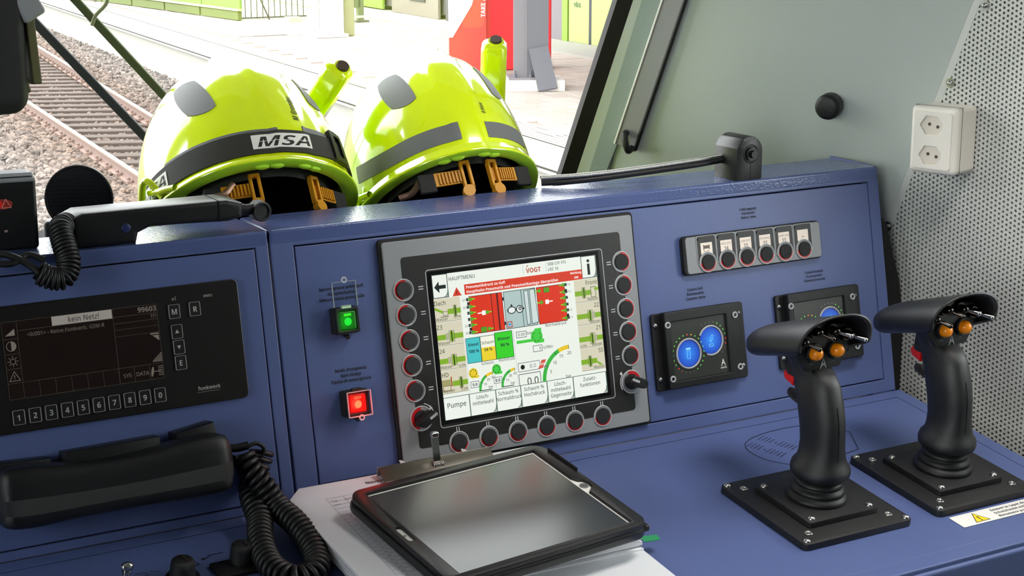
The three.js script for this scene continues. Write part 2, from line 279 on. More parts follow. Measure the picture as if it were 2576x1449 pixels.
// ---------------------------------------------------------------- control consoles (blue painted sheet steel)
function consoleUnit(label, u0, u1, i0, i1, iv0, iv1, deskIn) {
  // u0..u1 the unit, i0..i1 x iv0..iv1 the inset instrument plate
  const t = onDesk('control_console', label, 'console', (u0 + u1) / 2, 0, 0), cx = (u0 + u1) / 2, W = u1 - u0, H = 0.287;
  const TH = PANEL - DESK, putP = (m) => { m.rotation.x = TH; return m; };
  const face = poly([[u0 - cx, 0], [u1 - cx, 0], [u1 - cx, H], [u0 - cx, H]]);
  const g = 0.0013;
  face.holes.push(new THREE.Path([[i0 - cx - g, iv0 - g], [i1 - cx + g, iv0 - g], [i1 - cx + g, iv1 + g], [i0 - cx - g, iv1 + g]].map((p) => new THREE.Vector2(...p))));
  putP(mesh('face_frame', metres(ext(face, 0.012, 0.0012)), M.blue, t)).position.set(0, -0.012 * Math.sin(-TH), -0.012 * Math.cos(TH));
  const P = (v, o) => V(0, v * Math.cos(TH) - o * Math.sin(TH), v * Math.sin(TH) + o * Math.cos(TH));
  const ins = putP(mesh('instrument_plate', metres(ext(poly([[i0 - cx, 0], [i1 - cx, 0], [i1 - cx, iv1 - iv0], [i0 - cx, iv1 - iv0]]), 0.012, 0.0009)), M.blue, t)); ins.position.copy(P(iv0, -0.0118));
  const back = putP(mesh('back_plate', metres(box(W - 0.004, H - 0.004, 0.004)), M.gap, t)); back.position.copy(P(H / 2, -0.0155));
  const y = P(H, 0);
  const top = mesh('top_cover', metres(G(box(W, 0.016, 0.086, 0.003), [0, -0.008, -0.0405])), M.blueCap, t, V(0, y.y + 0.0002, y.z + 0.0004)); top.rotation.x = -DESK;
  // desk top with its own inset plate
  const d0 = 0.0185, d1 = 0.3485, DF = 0.369, dk = poly([[u0 - cx, 0], [(deskIn[2] ?? u1) - cx, 0], [(deskIn[2] ?? u1) - cx, -DF], [u0 - cx, -DF]]);
  dk.holes.push(new THREE.Path([[deskIn[0] - cx - g, -d0 + g], [deskIn[1] - cx + g, -d0 + g], [deskIn[1] - cx + g, -d1 - g], [deskIn[0] - cx - g, -d1 - g]].map((p) => new THREE.Vector2(...p))));
  mesh('desk_frame', metres(G(ext(dk, 0.02, 0.0015), [0, -0.02, 0], [-Math.PI / 2, 0, 0])), M.blue, t);
  mesh('desk_plate', metres(G(ext(poly([[deskIn[0] - cx, -d0], [deskIn[1] - cx, -d0], [deskIn[1] - cx, -d1], [deskIn[0] - cx, -d1]]), 0.012, 0.0009), [0, -0.0122, 0], [-Math.PI / 2, 0, 0])), M.blue, t);
  mesh('desk_backing', metres(G(box(W - 0.004, 0.004, DF - 0.01), [0, -0.0165, DF / 2])), M.gap, t);
  mesh('apron', metres(G(box(W, 0.30, 0.02, 0.004), [0, -0.155, DF - 0.006])), M.blue, t);
  return { t, cx };
}
const right = consoleUnit('right blue control console carrying the lit monitor and the two joysticks', 0.2057, 1.0333, 0.2325, 1.0146, 0.0174, 0.2674, [0.232, 1.0196, 1.0403]);
const left = consoleUnit('left blue control console carrying the radio unit and the phone handset', -0.62, 0.2033, -0.5, 0.188, 0.0105, 0.2695, [-0.58, 0.176]);
{ // right end cheek of the right unit
  const x = 1.0333 - right.cx, q = [[0, -0.004], [0.2715, -0.0945], [0.262, -0.178], [-0.02, -0.178], [-0.02, -0.004]].map(([y, z]) => V(x - 0.0002, y, z));
  mesh('side_cheek', slab(q, V(1, 0, 0), 0.004), M.blue, right.t);
  const t = thing('shade_board', 'black board added as shade between the right console end and the perforated lining', 'panel', V(1.09, 0.05, -0.05));
  mesh('board', slab([V(-0.054, 0.17, 0), V(-0.040, 0.155, 0), V(-0.012, 0.075, 0), V(0.0, 0.0, 0), V(0.010, -0.13, 0), V(-0.054, -0.13, 0)], V(0, 0, 1), 0.004), M.blackMatt, t);  // added board, cut to the outline of the shadow beside the console end
}
// lettering on the console
const lab = (u, v, w, h, rows, color = '#1d2130') => { const c = right; const d = printed('lettering', c.t, w, h, 9000, (x, W, H) => lines(x, W, H, rows, color, (s) => `bold ${Math.round(s * 0.86)}px sans-serif`), undefined, [PANEL - DESK, 0, 0], { roughness: 0.6 }); const TH = PANEL - DESK; d.position.set(u - c.cx, v * Math.cos(TH) - 0.0006 * Math.sin(TH), v * Math.sin(TH) + 0.0006 * Math.cos(TH)); };
lab(0.2795, 0.2140, 0.060, 0.0168, ['Interrupteur principal', 'Hauptschalter', 'Interruttore principale']);
lab(0.2803, 0.1270, 0.054, 0.0172, ['Arrêt d\'urgence', 'Not-Stopp', 'Tasto di emergenza']);
lab(0.8226, 0.2472, 0.036, 0.0150, ['Côté opposé', 'Rückseite', 'Parte retro']);
lab(0.7338, 0.1597, 0.036, 0.0160, ['Canon toit', 'Dachwerfer', 'Canone tetto']);
lab(0.9160, 0.1603, 0.042, 0.0150, ['Canon frontal', 'Frontwerfer', 'Canone frontale']);
// outline mark and hatching printed on the desk behind the first joystick
{
  const w = 0.165, h = 0.105;
  printed('marking', right.t, w, h, 5000, (x, W, H) => {
    const X = (a) => ((a - 0.73) / w) * W, Y = (z) => ((z - 0.033) / h) * H;
    x.strokeStyle = '#232a48'; x.lineWidth = 5; x.lineJoin = 'round'; x.beginPath();
    const q = [[0.8652, 0.1202], [0.888, 0.0790], [0.878, 0.058], [0.858, 0.045], [0.8377, 0.0403], [0.805, 0.0395], [0.7729, 0.0440], [0.7500, 0.0530], [0.7400, 0.0650], [0.7370, 0.0800], [0.7410, 0.1000], [0.7500, 0.1120], [0.7680, 0.1290], [0.775, 0.1330]];
    x.moveTo(X(q[0][0]), Y(q[0][1])); x.lineTo(X(q[1][0]), Y(q[1][1]));
    for (let i = 2; i < q.length - 1; i++) x.quadraticCurveTo(X(q[i][0]), Y(q[i][1]), X((q[i][0] + q[i + 1][0]) / 2), Y((q[i][1] + q[i + 1][1]) / 2));
    x.stroke(); x.beginPath(); x.moveTo(X(0.8652), Y(0.1202)); x.lineTo(X(0.835), Y(0.1255)); x.stroke();
    const hatch = (a, b) => { x.fillStyle = '#1c2342'; x.lineWidth = 4; x.strokeStyle = '#1c2342'; for (let i = 0; i < 9; i++) { const k = i < 4 ? i : i + 1.4, px = a + k * 0.0021, pz = b + k * 0.0040; x.beginPath(); x.moveTo(X(px - 0.003), Y(pz + 0.0016)); x.lineTo(X(px + 0.0105), Y(pz - 0.0035)); x.stroke(); } x.beginPath(); x.arc(X(a + 4.5 * 0.0021 + 0.002), Y(b + 4.5 * 0.004 - 0.001), 6, 0, 7); x.fill(); };
    hatch(0.771, 0.052); hatch(0.7465, 0.062);
  }, V(0.73 + w / 2 - right.cx, 0.0004, 0.033 + h / 2), [-Math.PI / 2, 0, 0]);
}
// warning sticker
{
  const w = 0.17, h = 0.0238, t = onDesk('warning_sticker', 'white sticker with yellow warning triangle beside the rear joystick base', 'sticker', 0.925, 0.3077, 0.0002);
  mesh('film', G(plate(w, h, 0.0004, 0.0015), [0, 0, 0], [-Math.PI / 2, 0, 0]), M.white, t);
  printed('print', t, w, h, 7000, (x, W, H) => {
    x.fillStyle = '#f2d21b'; x.strokeStyle = '#2a2412'; x.lineWidth = 6; x.lineJoin = 'round'; x.beginPath(); x.moveTo(W * 0.185, H * 0.12); x.lineTo(W * 0.245, H * 0.86); x.lineTo(W * 0.125, H * 0.86); x.closePath(); x.fill(); x.stroke();
    x.fillStyle = '#2a2412'; x.font = 'bold 90px sans-serif'; x.textAlign = 'center'; x.fillText('!', W * 0.185, H * 0.8);
    x.font = 'bold 40px sans-serif'; x.textAlign = 'left'; x.fillStyle = '#3a3a40'; ['Enlever le capot de protection', 'Schutzhaube entfernen', 'Rimuovere protezione'].forEach((s, i) => x.fillText(s, W * 0.33, H * (0.32 + i * 0.28)));
  }, V(0, 0.0006, 0), [-Math.PI / 2, 0, 0]);
}

// ---------------------------------------------------------------- monitor
function ringButton(parent, u, v, a0, a1, r = 0.0122) {
  const b = mesh('button', cylZ(0.0088, 0.0093, 0.0028, 36), M.blackSoft, parent, V(u, v, 0.0002));
  mesh('ring', new THREE.TorusGeometry(r - 0.0008, 0.0009, 8, 48), M.greyLine, b, V(0, 0, 0.0006));
  mesh('ring_seat', new THREE.RingGeometry(0.0088, r - 0.0008, 40), M.grey, b, V(0, 0, 0.0009));
  mesh('marker_arc', G(new THREE.RingGeometry(0.0091, r - 0.0014, 24, 1, a0, a1 - a0), [0, 0, 0.0014]), M.red, b);
  return b;
}
{
  const u0 = 0.3278, u1 = 0.6472, v0 = 0.0202, v1 = 0.2615, W = u1 - u0, H = v1 - v0, cu = (u0 + u1) / 2, cv = (v0 + v1) / 2;
  const t = onPanel('monitor', 'grey framed monitor with bright menu screen and red-ringed round buttons', 'monitor', cu, cv, 0);
  mesh('gasket', plate(W + 0.007, H + 0.007, 0.0055, 0.005, 0.001), M.blackMatt, t);
  mesh('bezel', plate(W, H, 0.0042, 0.003, 0.0007), M.grey, t, V(0, 0, 0.0038));
  const iu = [0.348 - cu, 0.6287 - cu], iv = [0.0369 - cv, 0.2437 - cv], iw = iu[1] - iu[0], ih = iv[1] - iv[0], ic = [(iu[0] + iu[1]) / 2, (iv[0] + iv[1]) / 2];
  mesh('inner_panel', plate(iw, ih, 0.0012, 0.004, 0.0002), std(0x1d1c1b, 0.45), t, V(ic[0], ic[1], 0.0074));
  const L = [0.2088, 0.1818, 0.1543, 0.1276, 0.0998, 0.0692], B = [0.396, 0.4333, 0.4704, 0.5078, 0.5453, 0.5829];
  printed('markings', t, iw, ih, 4600, (x, w, h) => {
    const X = (u) => ((u - cu - iu[0]) / iw) * w, Y = (v) => h - ((v - cv - iv[0]) / ih) * h;
    x.strokeStyle = '#c9cacb'; x.fillStyle = '#c9cacb'; x.lineWidth = 4; x.lineJoin = 'round';
    x.beginPath(); x.roundRect(X(0.3757), Y(0.2268), X(0.6023) - X(0.3757), Y(0.0551) - Y(0.2268), 16); x.stroke();
    for (const v of L.slice(0, 5)) for (const k of [-0.0014, 0.0014]) { x.fillRect(X(0.3655), Y(v + k) - 3, 27, 5); x.fillRect(X(0.6075), Y(v + k) - 3, 27, 5); }
    for (const u of B) for (const k of [-0.0014, 0.0014]) x.fillRect(X(u + k) - 3, Y(0.0535), 5, 24);
    const arrow = (u, v, a0, a1, r) => { x.lineWidth = 5; x.beginPath(); x.arc(X(u), Y(v), r, a0, a1); x.stroke(); };
    arrow(0.3535, 0.0692, -1.3, -0.2, 74); x.beginPath(); x.moveTo(X(0.368), Y(0.0785)); x.lineTo(X(0.3645), Y(0.0825)); x.lineTo(X(0.3642), Y(0.0770)); x.fill();
    arrow(0.6262, 0.0699, 2.6, 3.9, 70); x.beginPath(); x.moveTo(X(0.6105), Y(0.081)); x.lineTo(X(0.6140), Y(0.0835)); x.lineTo(X(0.6145), Y(0.0780)); x.fill();
  }, V(ic[0], ic[1], 0.0088));
  const z = 0.0078;
  const pv = (u, v) => [u - cu, v - cv];
  L.slice(0, 5).forEach((v, i) => { const b = ringButton(t, ...pv(0.3477 + i * 0.0004, v), Math.PI * 0.42, Math.PI * 1.45); b.position.z = z; });
  L.slice(0, 5).forEach((v, i) => { const b = ringButton(t, ...pv(0.6276 + i * 0.0002, v + 0.0003), -Math.PI * 0.5, Math.PI * 0.5); b.position.z = z; });
  B.forEach((u) => { const b = ringButton(t, ...pv(u, 0.0366), -Math.PI * 0.98, -Math.PI * 0.02); b.position.z = z; });
  for (const [u, v, a] of [[0.3535, 0.0692, 0.5], [0.6262, 0.0699, 2.7]]) {       // two rotary knobs in the lower corners
    const b = ringButton(t, ...pv(u, v), u < 0.5 ? Math.PI * 0.5 : Math.PI * 0.1, u < 0.5 ? Math.PI * 1.4 : Math.PI * 0.6, 0.0138); b.name = 'rotary_knob'; b.position.z = z;
    mesh('grip', G(flat(ext(rr(0.0235, 0.011, 0.0055), 0.0165, 0.0012)), [0.001, 0, 0.0015], [0, 0, a]), M.black, b);
    mesh('pointer', G(plate(0.010, 0.0028, 0.0005, 0.0012), [Math.cos(a) * 0.006 + 0.001, Math.sin(a) * 0.006, 0.0179], [0, 0, a]), M.greyLine, b);
    mesh('grip_dot', G(cylZ(0.0017, 0.0017, 0.0006, 16), [Math.cos(a) * 0.0098 + 0.001, Math.sin(a) * 0.0098, 0.0178]), M.greyLine, b);
  }
  // the lit screen
  const sw = 0.211, sh = 0.15825, su = 0.3818 + sw / 2 - cu, sv = 0.0626 + sh / 2 - cv;
  const tex = canvasTex(1280, 960, (x, W, H) => {
    const f = (s, b = '') => { x.font = `${b} ${s}px sans-serif`; }, T = (s, a, b, size, color = '#20302a', align = 'left', bold = '') => { f(size, bold); x.fillStyle = color; x.textAlign = align; x.textBaseline = 'alphabetic'; x.fillText(s, a, b); };
    const R = (c, a, b, w, h) => { x.fillStyle = c; x.fillRect(a, b, w, h); }, S = (c, lw, a, b, w, h) => { x.strokeStyle = c; x.lineWidth = lw; x.strokeRect(a, b, w, h); };
    R('#f4faf0', 0, 0, W, H);
    const fold = (a, b) => { x.strokeStyle = '#50635c'; x.lineWidth = 4; for (let i = 0; i < 3; i++) { x.beginPath(); x.moveTo(a - 4 - i * 11, b); x.lineTo(a, b - 46 + i * 13); x.stroke(); } };
    // header
    T('HAUPTMENU', 124, 52, 34); x.fillStyle = '#9ab'; x.fillRect(695, 8, 2, 66); x.fillRect(876, 8, 2, 62);
    T('VOGT', 718, 66, 44, '#b83a1e', 'left', 'bold'); x.strokeStyle = '#b83a1e'; x.lineWidth = 5; x.beginPath(); x.moveTo(724, 26); x.lineTo(738, 14); x.stroke();
    T('SBB CFF FFS', 890, 34, 28); T('LRZ 18', 890, 70, 28);
    S('#40524c', 5, 1160, 2, 116, 150); T('i', 1216, 132, 140, '#10201c', 'center', 'bold'); fold(1274, 150);
    S('#40524c', 5, 2, 2, 112, 152); x.fillStyle = '#14231f'; x.beginPath(); x.moveTo(14, 84); x.lineTo(50, 46); x.lineTo(50, 72); x.lineTo(100, 72); x.lineTo(100, 96); x.lineTo(50, 96); x.lineTo(50, 122); x.fill(); fold(112, 152);
    // message bar
    R('#dc3a1c', 236, 88, 924, 68); T('Pneumatikdruck zu tief!', 248, 117, 26, '#fff', 'left', 'bold'); T('Haupthahn Pneumatik und Pneumatikanlage überprüfen', 248, 148, 26, '#fff', 'left', 'bold'); T('Meldung', 1110, 114, 22, '#fff', 'center', 'bold'); T('388', 1110, 146, 22, '#fff', 'center', 'bold');
    x.fillStyle = '#d6402a'; x.beginPath(); x.moveTo(178, 98); x.lineTo(212, 156); x.lineTo(144, 156); x.fill(); T('!', 178, 150, 40, '#601', 'center', 'bold');
    // side columns
    const L = [['Dach', 160], ['23', 318], ['24', 476], ['HD', 634]], Rr = [['Front', 160], ['22', 318], ['21', 476], ['SS', 634]];
    const cell = (a, b, w, h) => { R('#ded9bf', a, b, w, h); x.fillStyle = '#8f8d78'; x.fillRect(a, b + h - 3, w, 3); };
    const valve = (a, b, w, flip) => { x.fillStyle = '#86b52b'; x.fillRect(a, b - 16, w, 34); x.beginPath(); x.moveTo(a + w * 0.38, b); x.lineTo(a + w * 0.55, b - 40); x.lineTo(a + w * 0.62, b - 26); x.lineTo(a + w * 0.8, b); x.lineTo(a + w * 0.62, b + 28); x.lineTo(a + w * 0.55, b + 40); x.fill(); x.fillStyle = '#2a3a10'; x.fillRect(a + w * 0.54, b - 36, 8, 72); x.strokeStyle = '#6f7458'; x.lineWidth = 3; x.strokeRect(a + w * 0.46, b - 36, w * 0.2, 72); };
    L.forEach(([s, y], i) => {
      cell(0, y, 194, 155); T(s, i ? 2 : -2, y + 44, 40, '#39402f'); T('Wasser', 2, y + 146, 28, '#39402f');
      if (i === 0) { x.strokeStyle = '#86b52b'; x.lineWidth = 16; x.beginPath(); x.moveTo(0, y + 62); x.lineTo(60, y + 92); x.stroke(); x.strokeStyle = '#60604e'; x.lineWidth = 3; x.strokeRect(62, y + 88, 34, 26); x.fillRect(40, y + 120, 60, 4); valve(96, y + 90, 98); T('6.0%', 192, y + 140, 24, '#39402f', 'right'); }
      else if (i === 3) { R('#a6a36c', 0, y + 62, 66, 40); x.strokeStyle = '#8a7a50'; x.lineWidth = 5; x.strokeRect(8, y + 102, 56, 34); R('#a8541c', 68, y + 46, 9, 62); valve(80, y + 92, 114); T('6.0%', 192, y + 146, 24, '#39402f', 'right'); }
      else { valve(0, y + 96, 194); x.fillStyle = '#b7b49a'; x.fillRect(64, y + 72, 30, 46); if (i === 2) T('6.0%', 192, y + 148, 24, '#39402f', 'right'); }
    });
    Rr.forEach(([s, y], i) => {
      cell(1086, y, 194, 155); T(s, 1274, y + 40, 40, '#39402f', 'right'); T('Wasser', 1274, y + 148, 28, '#39402f', 'right');
      if (i === 0) { valve(1086, y + 92, 130); x.strokeStyle = '#60604e'; x.lineWidth = 4; x.strokeRect(1218, y + 58, 38, 70); R('#86b52b', 1246, y + 64, 34, 18); }
      else if (i === 3) { valve(1086, y + 92, 130); x.fillStyle = '#86b52b'; x.beginPath(); x.moveTo(1200, y + 84); x.lineTo(1262, y + 128); x.lineTo(1232, y + 128); x.fill(); }
      else { valve(1086, y + 94, 194); x.fillStyle = '#b7b49a'; x.fillRect(1206, y + 70, 26, 46); if (i === 2) T('6.0%', 1090, y + 148, 24, '#39402f'); }
    });
    // vehicle plan
    R('#e23212', 262, 172, 216, 250); S('#402', 3, 262, 172, 216, 250); x.fillStyle = '#40160c'; x.fillRect(428, 172, 5, 250); x.fillRect(470, 172, 6, 250); R('#e23212', 480, 172, 34, 250); S('#402', 3, 480, 172, 34, 250);
    x.fillStyle = '#20302a'; x.fillRect(514, 206, 12, 22); x.fillRect(514, 372, 12, 22); S('#556', 3, 514, 228, 12, 144);
    R('#b4ccc9', 526, 172, 246, 250); S('#304440', 4, 526, 172, 246, 250); x.fillStyle = '#304440'; x.fillRect(660, 172, 4, 250);
    x.fillStyle = '#d6e4e2'; x.beginPath(); x.moveTo(684, 184); x.lineTo(716, 180); x.lineTo(716, 410); x.lineTo(690, 412); x.closePath(); x.fill(); x.stroke(); x.beginPath(); x.moveTo(728, 180); x.lineTo(768, 176); x.lineTo(780, 404); x.lineTo(728, 412); x.closePath(); x.fill(); x.stroke();
    R('#e23212', 784, 172, 224, 250); S('#402', 3, 784, 172, 224, 250);
    x.strokeStyle = '#20302a'; x.lineWidth = 6; x.fillStyle = '#eef4f2'; x.beginPath(); x.ellipse(578, 300, 30, 22, 0, 0, 7); x.fill(); x.stroke(); x.beginPath(); x.arc(640, 300, 24, 0, 7); x.fill(); x.stroke(); x.beginPath(); x.arc(644, 296, 9, 0, 7); x.stroke(); x.fillStyle = '#20302a'; x.fillRect(604, 292, 14, 16); x.fillRect(544, 292, 10, 16); x.fillRect(660, 292, 16, 14); x.fillRect(572, 262, 14, 16);
    S('#c02818', 5, 536, 376, 34, 36); x.fillStyle = '#4aa8d8'; x.beginPath(); x.arc(553, 394, 10, 0, 7); x.fill();
    const tap = (a, b, d) => { x.fillStyle = '#79e02a'; x.beginPath(); x.arc(a, b, 13, 0, 7); x.fill(); x.fillRect(d > 0 ? a : a - 34, b - 4, 34, 8); x.strokeStyle = '#1d4a0a'; x.lineWidth = 4; x.beginPath(); x.arc(a, b, 8, 0, 7); x.stroke(); };
    [190, 240, 280, 322, 362, 410].forEach((y) => { tap(272, y, 1); x.fillStyle = '#3a4640'; x.fillRect(240, y - 10, 18, 20); }); [178, 226, 266, 312, 352, 404].forEach((y) => { tap(1000, y, -1); x.fillStyle = '#3a4640'; x.fillRect(1010, y - 10, 18, 20); });
    x.fillStyle = '#111'; for (const y of [208, 378]) { x.fillRect(246, y, 18, 20); x.fillRect(1006, y, 18, 20); }
    for (const [a, b] of [[390, 290], [816, 276]]) tap(a, b, a < 500 ? 1 : -1); x.fillStyle = '#fff'; x.fillRect(350, 276, 28, 30); x.fillRect(318, 286, 34, 8); x.fillRect(846, 262, 28, 30); x.fillRect(872, 272, 34, 8);
    for (const [a, b] of [[330, 384], [840, 178]]) { R('#2f5c12', a, b, 46, 36); x.fillStyle = '#79e02a'; for (let i = 0; i < 4; i++) x.fillRect(a + 5 + i * 11, b + 2, 5, 32); } tap(394, 402, 1); tap(806, 196, -1);
    ['21', '22', '', '', '23', '24'].forEach((s, i) => T(s, 212, [198, 248, 0, 0, 370, 418][i], 20)); ['14', '13', '', '', '12', '11'].forEach((s, i) => T(s, 1032, [186, 234, 0, 0, 360, 412][i], 20));
    // tanks
    R('#49c8ca', 208, 446, 106, 166); S('#23403c', 3, 208, 446, 106, 166); T('Diesel', 261, 500, 27, '#123', 'center', 'bold'); T('100 %', 261, 546, 28, '#123', 'center', 'bold');
    R('#fbfbe8', 316, 446, 110, 166); R('#f4d92e', 316, 522, 110, 90); S('#23403c', 3, 316, 446, 110, 166); T('Schaum', 371, 500, 27, '#232', 'center'); T('54 %', 371, 548, 28, '#332', 'center', 'bold');
    R('#37d626', 428, 436, 134, 176); S('#23403c', 3, 428, 436, 134, 176); T('Wasser', 495, 490, 28, '#123', 'center', 'bold'); T('94 %', 500, 534, 30, '#123', 'center', 'bold');
    // gauges
    const arc = (cx, cy, r, k, lw, vals, size) => {
      x.lineWidth = lw; const a = (q) => Math.PI + q * Math.PI / 2; x.strokeStyle = '#3dba44'; x.beginPath(); x.arc(cx, cy, r, a(0), a(k)); x.stroke(); x.strokeStyle = '#f0cb2e'; x.beginPath(); x.arc(cx, cy, r, a(k), a(1)); x.stroke();
      x.strokeStyle = '#123'; x.lineWidth = 3; for (const q of [0.33, 0.66, 1]) { x.beginPath(); x.moveTo(cx + Math.cos(a(q)) * (r - lw / 2), cy + Math.sin(a(q)) * (r - lw / 2)); x.lineTo(cx + Math.cos(a(q)) * (r + lw / 2), cy + Math.sin(a(q)) * (r + lw / 2)); x.stroke(); }
      vals.forEach((s, i) => { const q = (i + 1) / vals.length; T(s, cx + Math.cos(a(q)) * (r - lw - size * 0.55), cy + Math.sin(a(q)) * (r - lw - size * 0.4) + size * 0.4, size, '#20302a', 'center'); });
      x.fillStyle = '#20302a'; x.fillRect(cx - r - lw / 2, cy, r * 0.95, 5); T('bar', cx - 22, cy - 6, size, '#20302a', 'center');
    };
    T('Schaum', 400, 636, 26, '#333', 'right'); T('Hochdruck', 566, 632, 26, '#333', 'right'); x.fillStyle = '#aab'; x.fillRect(402, 622, 2, 180); x.fillRect(572, 440, 2, 370); x.fillRect(200, 446, 2, 360);
    const pump = (cx, cy, r, c) => { x.fillStyle = c; x.beginPath(); x.arc(cx, cy, r, 0, 7); x.fill(); x.fillRect(cx, cy + r * 0.45, r * 1.2, r * 0.55); x.strokeStyle = '#2a4a18'; x.lineWidth = 4; for (let i = 0; i < 7; i++) { const q = i * 0.9; x.beginPath(); x.arc(cx + Math.cos(q) * r * 0.35, cy + Math.sin(q) * r * 0.35, r * 0.4, q, q + 1.1); x.stroke(); } };
    pump(240, 680, 34, '#f0d22e'); pump(418, 678, 34, '#44d244'); arc(385, 802, 104, 0.66, 18, ['10', '20', '30'], 24); arc(556, 800, 104, 0.8, 18, ['15', '30', '45'], 24);
    S('#556', 3, 214, 736, 62, 40); T('0.0', 245, 766, 27, '#123', 'center', 'bold'); S('#556', 3, 390, 732, 60, 40); T('0.0', 420, 762, 27, '#123', 'center', 'bold');
    T('Normaldruck', 912, 446, 29, '#333', 'center'); S('#334', 3, 596, 452, 76, 40); T('0.00', 634, 482, 28, '#333', 'center'); T('bar', 676, 478, 28, '#333');
    R('#44d244', 592, 512, 130, 20); pump(752, 500, 46, '#44d244'); R('#44d244', 740, 446, 52, 30); S('#334', 3, 716, 562, 70, 40); T('0', 770, 592, 28, '#333', 'center'); T('U/Min', 794, 592, 28, '#333');
    S('#445', 3, 586, 664, 168, 58); x.fillStyle = '#111'; x.beginPath(); x.arc(620, 693, 16, 0, 7); x.fill(); T('8.0', 700, 706, 38, '#889', 'center'); x.fillStyle = '#d85a44'; x.beginPath(); x.moveTo(740, 720); x.lineTo(772, 664); x.lineTo(808, 664); x.lineTo(776, 720); x.fill(); T('OFF', 774, 700, 22, '#fff', 'center', 'bold');
    S('#445', 4, 584, 740, 168, 108); T('0.0', 690, 818, 68, '#111', 'center'); arc(996, 820, 216, 0.75, 28, ['5', '10', '15', '20'], 30); x.fillStyle = '#888'; x.beginPath(); x.moveTo(780, 716); x.lineTo(806, 694); x.lineTo(806, 722); x.fill();
    // soft keys
    const keys = [['Pumpe'], ['Lösch-', 'mittelwahl'], ['Schaum %', 'Normaldruck'], ['Schaum %', 'Hochdruck'], ['Lösch-', 'mittelwahl', 'Gegenseite'], ['Zusatz-', 'funktionen']], ks = [0, 196, 398, 592, 800, 1010, 1280];
    keys.forEach((rows, i) => { const a = ks[i], w = ks[i + 1] - a; R('#f6fcf3', a, 812, w, 148); x.fillStyle = '#5b7068'; x.fillRect(a + w - 7, 812, 7, 148); x.fillRect(a, 812, w, 4); rows.forEach((s, k) => T(s, a + w / 2 - 4, (rows.length === 1 ? 884 : 856) + k * 38, rows.length === 1 ? 46 : 34, '#22322c', 'center')); if (i) fold(a + w - 8, 958); });
  });
  mesh('screen', new THREE.PlaneGeometry(sw, sh), std(0x050505, 0.35, { emissive: 0xffffff, emissiveMap: tex, emissiveIntensity: 0.92 }), t, V(su, sv, 0.0091));
  mesh('screen_surround', frame(sw + 0.008, sh + 0.008, 0.001, sw, sh, 0.0005, 0.0006), M.gloss, t, V(su, sv, 0.0087));
  const lamp = new THREE.RectAreaLight(0xeaf2e6, 0.25, sw, sh); lamp.position.set(su, sv, 0.012); lamp.rotation.y = Math.PI; t.add(lamp);
}
// ---------------------------------------------------------------- six-button strip
{
  const W = 0.205, H = 0.0445, cu = 0.8222, cv = 0.2052, t = onPanel('button_strip', 'grey strip of six red-ringed buttons with small white displays above the two black consoles', 'control panel', cu, cv);
  mesh('base', plate(W + 0.004, H + 0.002, 0.007, 0.006, 0.001), M.blackMatt, t, V(-0.001, 0, 0));
  mesh('face', plate(W - 0.001, H - 0.001, 0.0022, 0.004, 0.0006), M.grey, t, V(0.0005, 0, 0.0056));
  const us = [0.75, 0.7792, 0.8084, 0.8378, 0.8672, 0.8968], txt = [null, ['WSZ.SYST', '14'], ['LOW.SYST', '13'], ['HYG.WASS', '12'], ['LEVEL.SEN', '11'], ['']];
  us.forEach((u, i) => {
    const x = u - cu, du = 0.0004 * i;
    const cell = mesh('cell', plate(0.0275, 0.034, 0.0006, 0.003), std(0x2a2a2a, 0.5), t, V(x, 0.0045, 0.0076));
    mesh('outline', frame(0.0285, 0.035, 0.003, 0.0272, 0.0337, 0.003, 0.0004), M.greyLine, cell, V(0, 0, 0.0005));
    printed('display', cell, 0.017, 0.0135, 9000, (c, w, h) => {
      c.fillStyle = '#efe2d6'; c.fillRect(0, 0, w, h); c.fillStyle = '#3c302a'; c.textAlign = 'center';
      if (i === 0) { c.fillRect(w * 0.3, h * 0.25, w * 0.4, h * 0.28); c.fillRect(w * 0.22, h * 0.2, w * 0.08, h * 0.4); c.fillRect(w * 0.7, h * 0.2, w * 0.08, h * 0.4); c.lineWidth = 5; c.strokeStyle = '#3c302a'; c.beginPath(); c.moveTo(w * 0.25, h * 0.6); c.quadraticCurveTo(w * 0.3, h * 0.85, w * 0.5, h * 0.8); c.lineTo(w * 0.72, h * 0.68); c.stroke(); }
      else if (i < 5) { c.font = '31px sans-serif'; c.fillText(txt[i][0], w / 2, h * 0.4, w - 6); c.font = 'bold 52px sans-serif'; c.fillText(txt[i][1], w / 2, h * 0.86); }
      else c.fillRect(w * 0.4, h * 0.62, w * 0.22, h * 0.06);
    }, V(0, 0.0022 + du * 0.5, 0.0008), undefined, { emissive: 0xffe8d8, emissiveIntensity: 0.10 });
    mesh('mount', cylZ(0.0015, 0.0015, 0.0012, 14), M.black, cell, V(-0.0105, 0.0135, 0.0005));
    const b = ringButton(t, x, -0.0098 + du * 0.2, -Math.PI * 0.98, -Math.PI * 0.02, 0.0124); b.position.z = 0.0082;
  });
}
